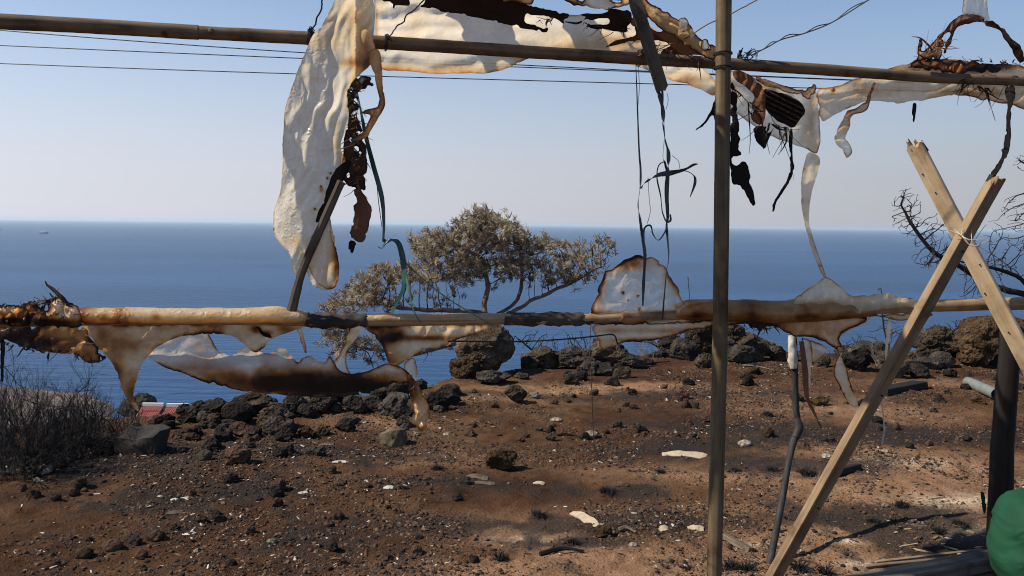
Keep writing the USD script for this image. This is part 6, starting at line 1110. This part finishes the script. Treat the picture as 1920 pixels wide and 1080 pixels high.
for k, (nm, lab, base, bl, lm, sd, mt) in enumerate([
    ('bare_shrub', 'leafless shrub spreading against the sea right of the large boulder', [(1040, 716, 12.2), (1036, 690, 12.2), (1040, 665, 12.2)], [(1000, 640, 46, 22, 70, 12.2, .5), (1060, 640, 50, 26, 80, 12.2, .5), (1100, 650, 40, 20, 40, 12.2, .5), (1010, 625, 30, 12, 20, 12.2, .4)], [(4, [(1015, 668, 12.2), (990, 650, 12.2), (965, 630, 12.2)]), (4, [(1075, 668, 12.2), (1110, 655, 12.2)])], 6, 'twig_dark'),
    ('bare_shrub', 'dark leafless shrub behind the flap under the lower pole left of the post', [(1255, 690, 12.4), (1245, 665, 12.4), (1235, 650, 12.4)], [(1225, 640, 46, 16, 50, 12.4, .4), (1285, 640, 36, 16, 40, 12.4, .4), (1290, 530, 6, 20, 6, 12.4, .2)], [(4, [(1270, 650, 12.4), (1300, 632, 12.4)]), (4, [(1290, 600, 12.4), (1290, 520, 12.4)])], 7, 'twig_dark'),
    ('bare_shrub', 'leafless shrub against the sea left of the brace', [(1680, 690, 12.4), (1670, 665, 12.4), (1655, 645, 12.4)], [(1620, 640, 44, 20, 60, 12.4, .4), (1670, 620, 40, 22, 60, 12.4, .4), (1600, 650, 30, 14, 30, 12.4, .4), (1650, 545, 8, 16, 8, 12.4, .2), (1690, 560, 30, 8, 16, 12.4, .3)], [(4, [(1620, 655, 12.4), (1590, 650, 12.4)]), (4, [(1655, 600, 12.4), (1652, 540, 12.4)])], 8, 'twig_dark'),
    ('bare_shrub', 'black gnarled shrub behind the brown rocks at the right', [(1770, 680, 12.3), (1760, 645, 12.3), (1790, 620, 12.3)], [(1800, 610, 50, 18, 60, 12.3, .4), (1750, 620, 40, 14, 40, 12.3, .4), (1720, 640, 40, 14, 30, 12.3, .4), (1860, 606, 40, 12, 30, 12.3, .4)], [(4, [(1730, 640, 12.3), (1690, 655, 12.3)]), (6, [(1820, 600, 12.3), (1880, 596, 12.3)])], 9, 'twig_dark'),
    ]):
    bare_tree(nm, lab, 'shrub', base, bl, lm, .055, 1.2, .08, .0036, sd, mt, rmax=.03)

def shrub(name, label, px, py, n, hpx, spread_, mt, seed, lean=(0, 0), r0=.006, group=None, Y=None, forks=3, curve=.5):
    """thin stems that fork upwards from one root"""
    rng = np.random.default_rng(seed); g = G(px, py) if Y is None else P(px, py, Y); hh = hpx * g[1] / F; stems, tw = [], []
    def grow(p, d, l, r, lev):
        k = 6 if lev < 2 else 4; pts = [p]; dd = d.copy()
        for _ in range(k):
            dd = dd + rng.normal(0, .17, 3) + V(0, 0, .06); dd /= np.linalg.norm(dd); pts.append(pts[-1] + dd * l / k)
        (stems if lev == 0 else tw).append(tube(pts, np.linspace(r, r * .55 if lev < forks else r * .3, k + 1), 5 if lev == 0 else 3, cap=False))
        if lev < forks:
            for _ in range(rng.integers(2, 4)):
                i = rng.integers(2, k + 1); a = dd + rng.normal(0, curve, 3); a /= np.linalg.norm(a); grow(pts[i], a, l * rng.uniform(.5, .8), r * .6, lev + 1)
    for _ in range(n):
        a = rng.uniform(0, 2 * np.pi); d = V(math.cos(a) * spread_ + lean[0], math.sin(a) * spread_ * .7 + lean[1], 1); d /= np.linalg.norm(d)
        b = g + V(math.cos(a), math.sin(a), 0) * rng.random() * .1 * spread_ + V(0, 0, -.04); grow(b, d, hh * rng.uniform(.3, .62), r0 * rng.uniform(.6, 1.2), 0)
    t = Thing(name, label, 'shrub', g, group=group)
    for m in stems: t.part('stem', m, mt)
    t.part('twig', join(tw), mt, kind='stuff'); return t
SB = [(-30, 862, 20, 220, 'black thorny burnt bush at the left edge, its twigs crossing the sea'), (60, 846, 20, 200, 'tall burnt bush with thin black twigs, second from the left edge'), (130, 832, 18, 150, 'burnt bush in front of the pale shore'), (200, 836, 16, 130, 'low burnt bush left of the grey slab'), (20, 900, 16, 170, 'near burnt bush with grey twigs leaning right at the left edge'), (95, 880, 14, 130, 'sprawling burnt bush above the bright pale stone'), (250, 822, 9, 110, 'sparse burnt twigs rising in front of the grey slab'), (160, 862, 12, 90, 'small burnt bush on the dark rubble at the left')]
for k, (px, py, n, h, lab) in enumerate(SB):
    shrub('burnt_bush', lab, px, py, int(n * 1.4), h * 1.0, .95, 'twig_dark' if k % 3 else 'twig_grey', 60 + k, lean=(.15, 0), r0=.0055, forks=4)
for k, (px, py, n, h, mt, lab) in enumerate([(1218, 668, 16, 44, 'twig_pale', 'pale dry shrub between the dark rock and the tall tan rock'), (1262, 660, 12, 40, 'twig_pale', 'pale dry twigs left of the tall tan rock'), (1440, 660, 12, 36, 'twig_pale', 'dry grey shrub right of the pitted brown rock'), (1350, 664, 10, 40, 'twig_pale', 'pale dry twigs behind the upright post'), (1655, 690, 14, 60, 'twig_pale', 'pale dry shrub beside the pale hanging string'), (1545, 672, 12, 34, 'twig_grey', 'grey dry shrub behind the hanging tails'), (1700, 650, 14, 40, 'twig_grey', 'grey shrub behind the leaning brace'), (1740, 640, 14, 40, 'twig_grey', 'grey brown shrub on the rise between brace and beam')]):
    shrub('dry_shrub', lab, px, py, n, h, .9, mt, 90 + k, lean=(.0, -.1), r0=.004)
for k, (x0, y0, x1, y1, lab) in enumerate([(1185, 692, 1256, 680, 'thin black stick lying on the ground left of the post'), (1392, 688, 1450, 696, 'grey branch lying in front of the pitted brown rock'), (1012, 1046, 1096, 1038, 'thin twig lying at the bottom middle'), (1160, 1000, 1192, 1003, 'short twig right of the brown stone')]):
    a, b = G(x0, y0), G(x1, y1); n_ = spline([a + V(0, 0, .02), (a + b) / 2 + V(0, .03, .025), b + V(0, 0, .015)], 5)
    single('fallen_stick', tube(n_, [.012] * 6 + [.01, .008, .008, .006, .005], 6, lump=.3, seed=k), 'dark_wood' if k in (0, 2) else 'grey_wood', lab, 'stick')

# ---------------------------------------------------------------- boats far out, and the green sack
def boat(px, py, ln, label, seed):
    d = ray(px, py); c = CAM + d * ((SEA - CAM[2]) / d[2]); s = ln
    hull = trimesh.convex.convex_hull(c + np.array([(-.5, -.12, .0), (-.5, .12, 0), (-.5, -.14, .12), (-.5, .14, .12), (.25, -.14, .13), (.25, .14, .13), (.52, 0, .2), (.4, 0, 0), (0, -.14, 0), (0, .14, 0)]) * s)
    t = Thing('boat', label, 'boat', c); t.part('hull', hull, 'boat_dark')
    b = trimesh.creation.box((.22 * s, .2 * s, .16 * s)); b.apply_translation(c + V(-.3, 0, .2) * s); t.part('cabin', b, 'boat_white')
    t.part('mast', tube([c + V(-.02, 0, .12) * s, c + V(-.02, 0, .62) * s], .012 * s, 5), 'boat_white')
    b = trimesh.convex.convex_hull(c + np.array([(-.02, .01, .2), (-.02, -.01, .2), (-.02, 0, .5), (.2, 0, .22)]) * s); t.part('sail', b, 'boat_white')
boat(83, 438, 24, 'small fishing boat on the hazy sea near the left edge', 1)
boat(-1, 431, 16, 'dark boat at the very left edge on the horizon haze', 2)
g = G(1905, 1075); Yg = 3.0
sk = trimesh.creation.icosphere(subdivisions=6); v = np.array(sk.vertices)
c = P(1945, 1025, 3.05); e = V(.19, .16, .20); sg = np.sign(v) * np.abs(v) ** .7
v = c + sg * e * np.c_[.86 + .2 * v[:, 2], .9 + .1 * v[:, 2], np.ones(len(v))]; v += (np.stack([fbm(v * 5, 3, q) for q in (1, 2, 3)], 1) - .5) * .05
rg = np.random.default_rng(3); q = np.c_[(v[:, 0] - v[:, 2] * .6) * 1.0, (v[:, 2] + v[:, 0] * .5) * .45]
for sp_, am in ((.10, .024), (.04, .010), (.016, .004)):
    pts = np.vstack([rg.uniform(-3, 3, (0, 2)), rg.uniform(q.min(0) - .1, q.max(0) + .1, (int(np.prod((np.ptp(q, axis=0) + .2) / sp_)) + 20, 2)), [q.min(0) - 9, q.max(0) + 9, (q[:, 0].min() - 9, q[:, 1].max() + 9), (q[:, 0].max() + 9, q[:, 1].min() - 9)]])
    v[:, 1] += am * LinearNDInterpolator(pts, rg.uniform(-1, 1, len(pts)))(q); v[:, 0] += .5 * am * LinearNDInterpolator(pts, rg.uniform(-1, 1, len(pts)))(q)
v[:, 2] = np.maximum(v[:, 2], -.02)
t = Thing('green_sack', 'green woven sack standing at the lower right corner in front of the stump post', 'sack', V(c[0], c[1], 0))
t.part('bag', trimesh.Trimesh(v, sk.faces, process=False), 'green_tarp', True)
put(t, 'corner_flap', sheet([(1838, 920), (1846, 922), (1850, 950), (1846, 968), (1840, 945)], lambda x, y: 4.05 + 0 * x, res=3, jag=.8, seed=201), 'green_tarp')

label_counted()
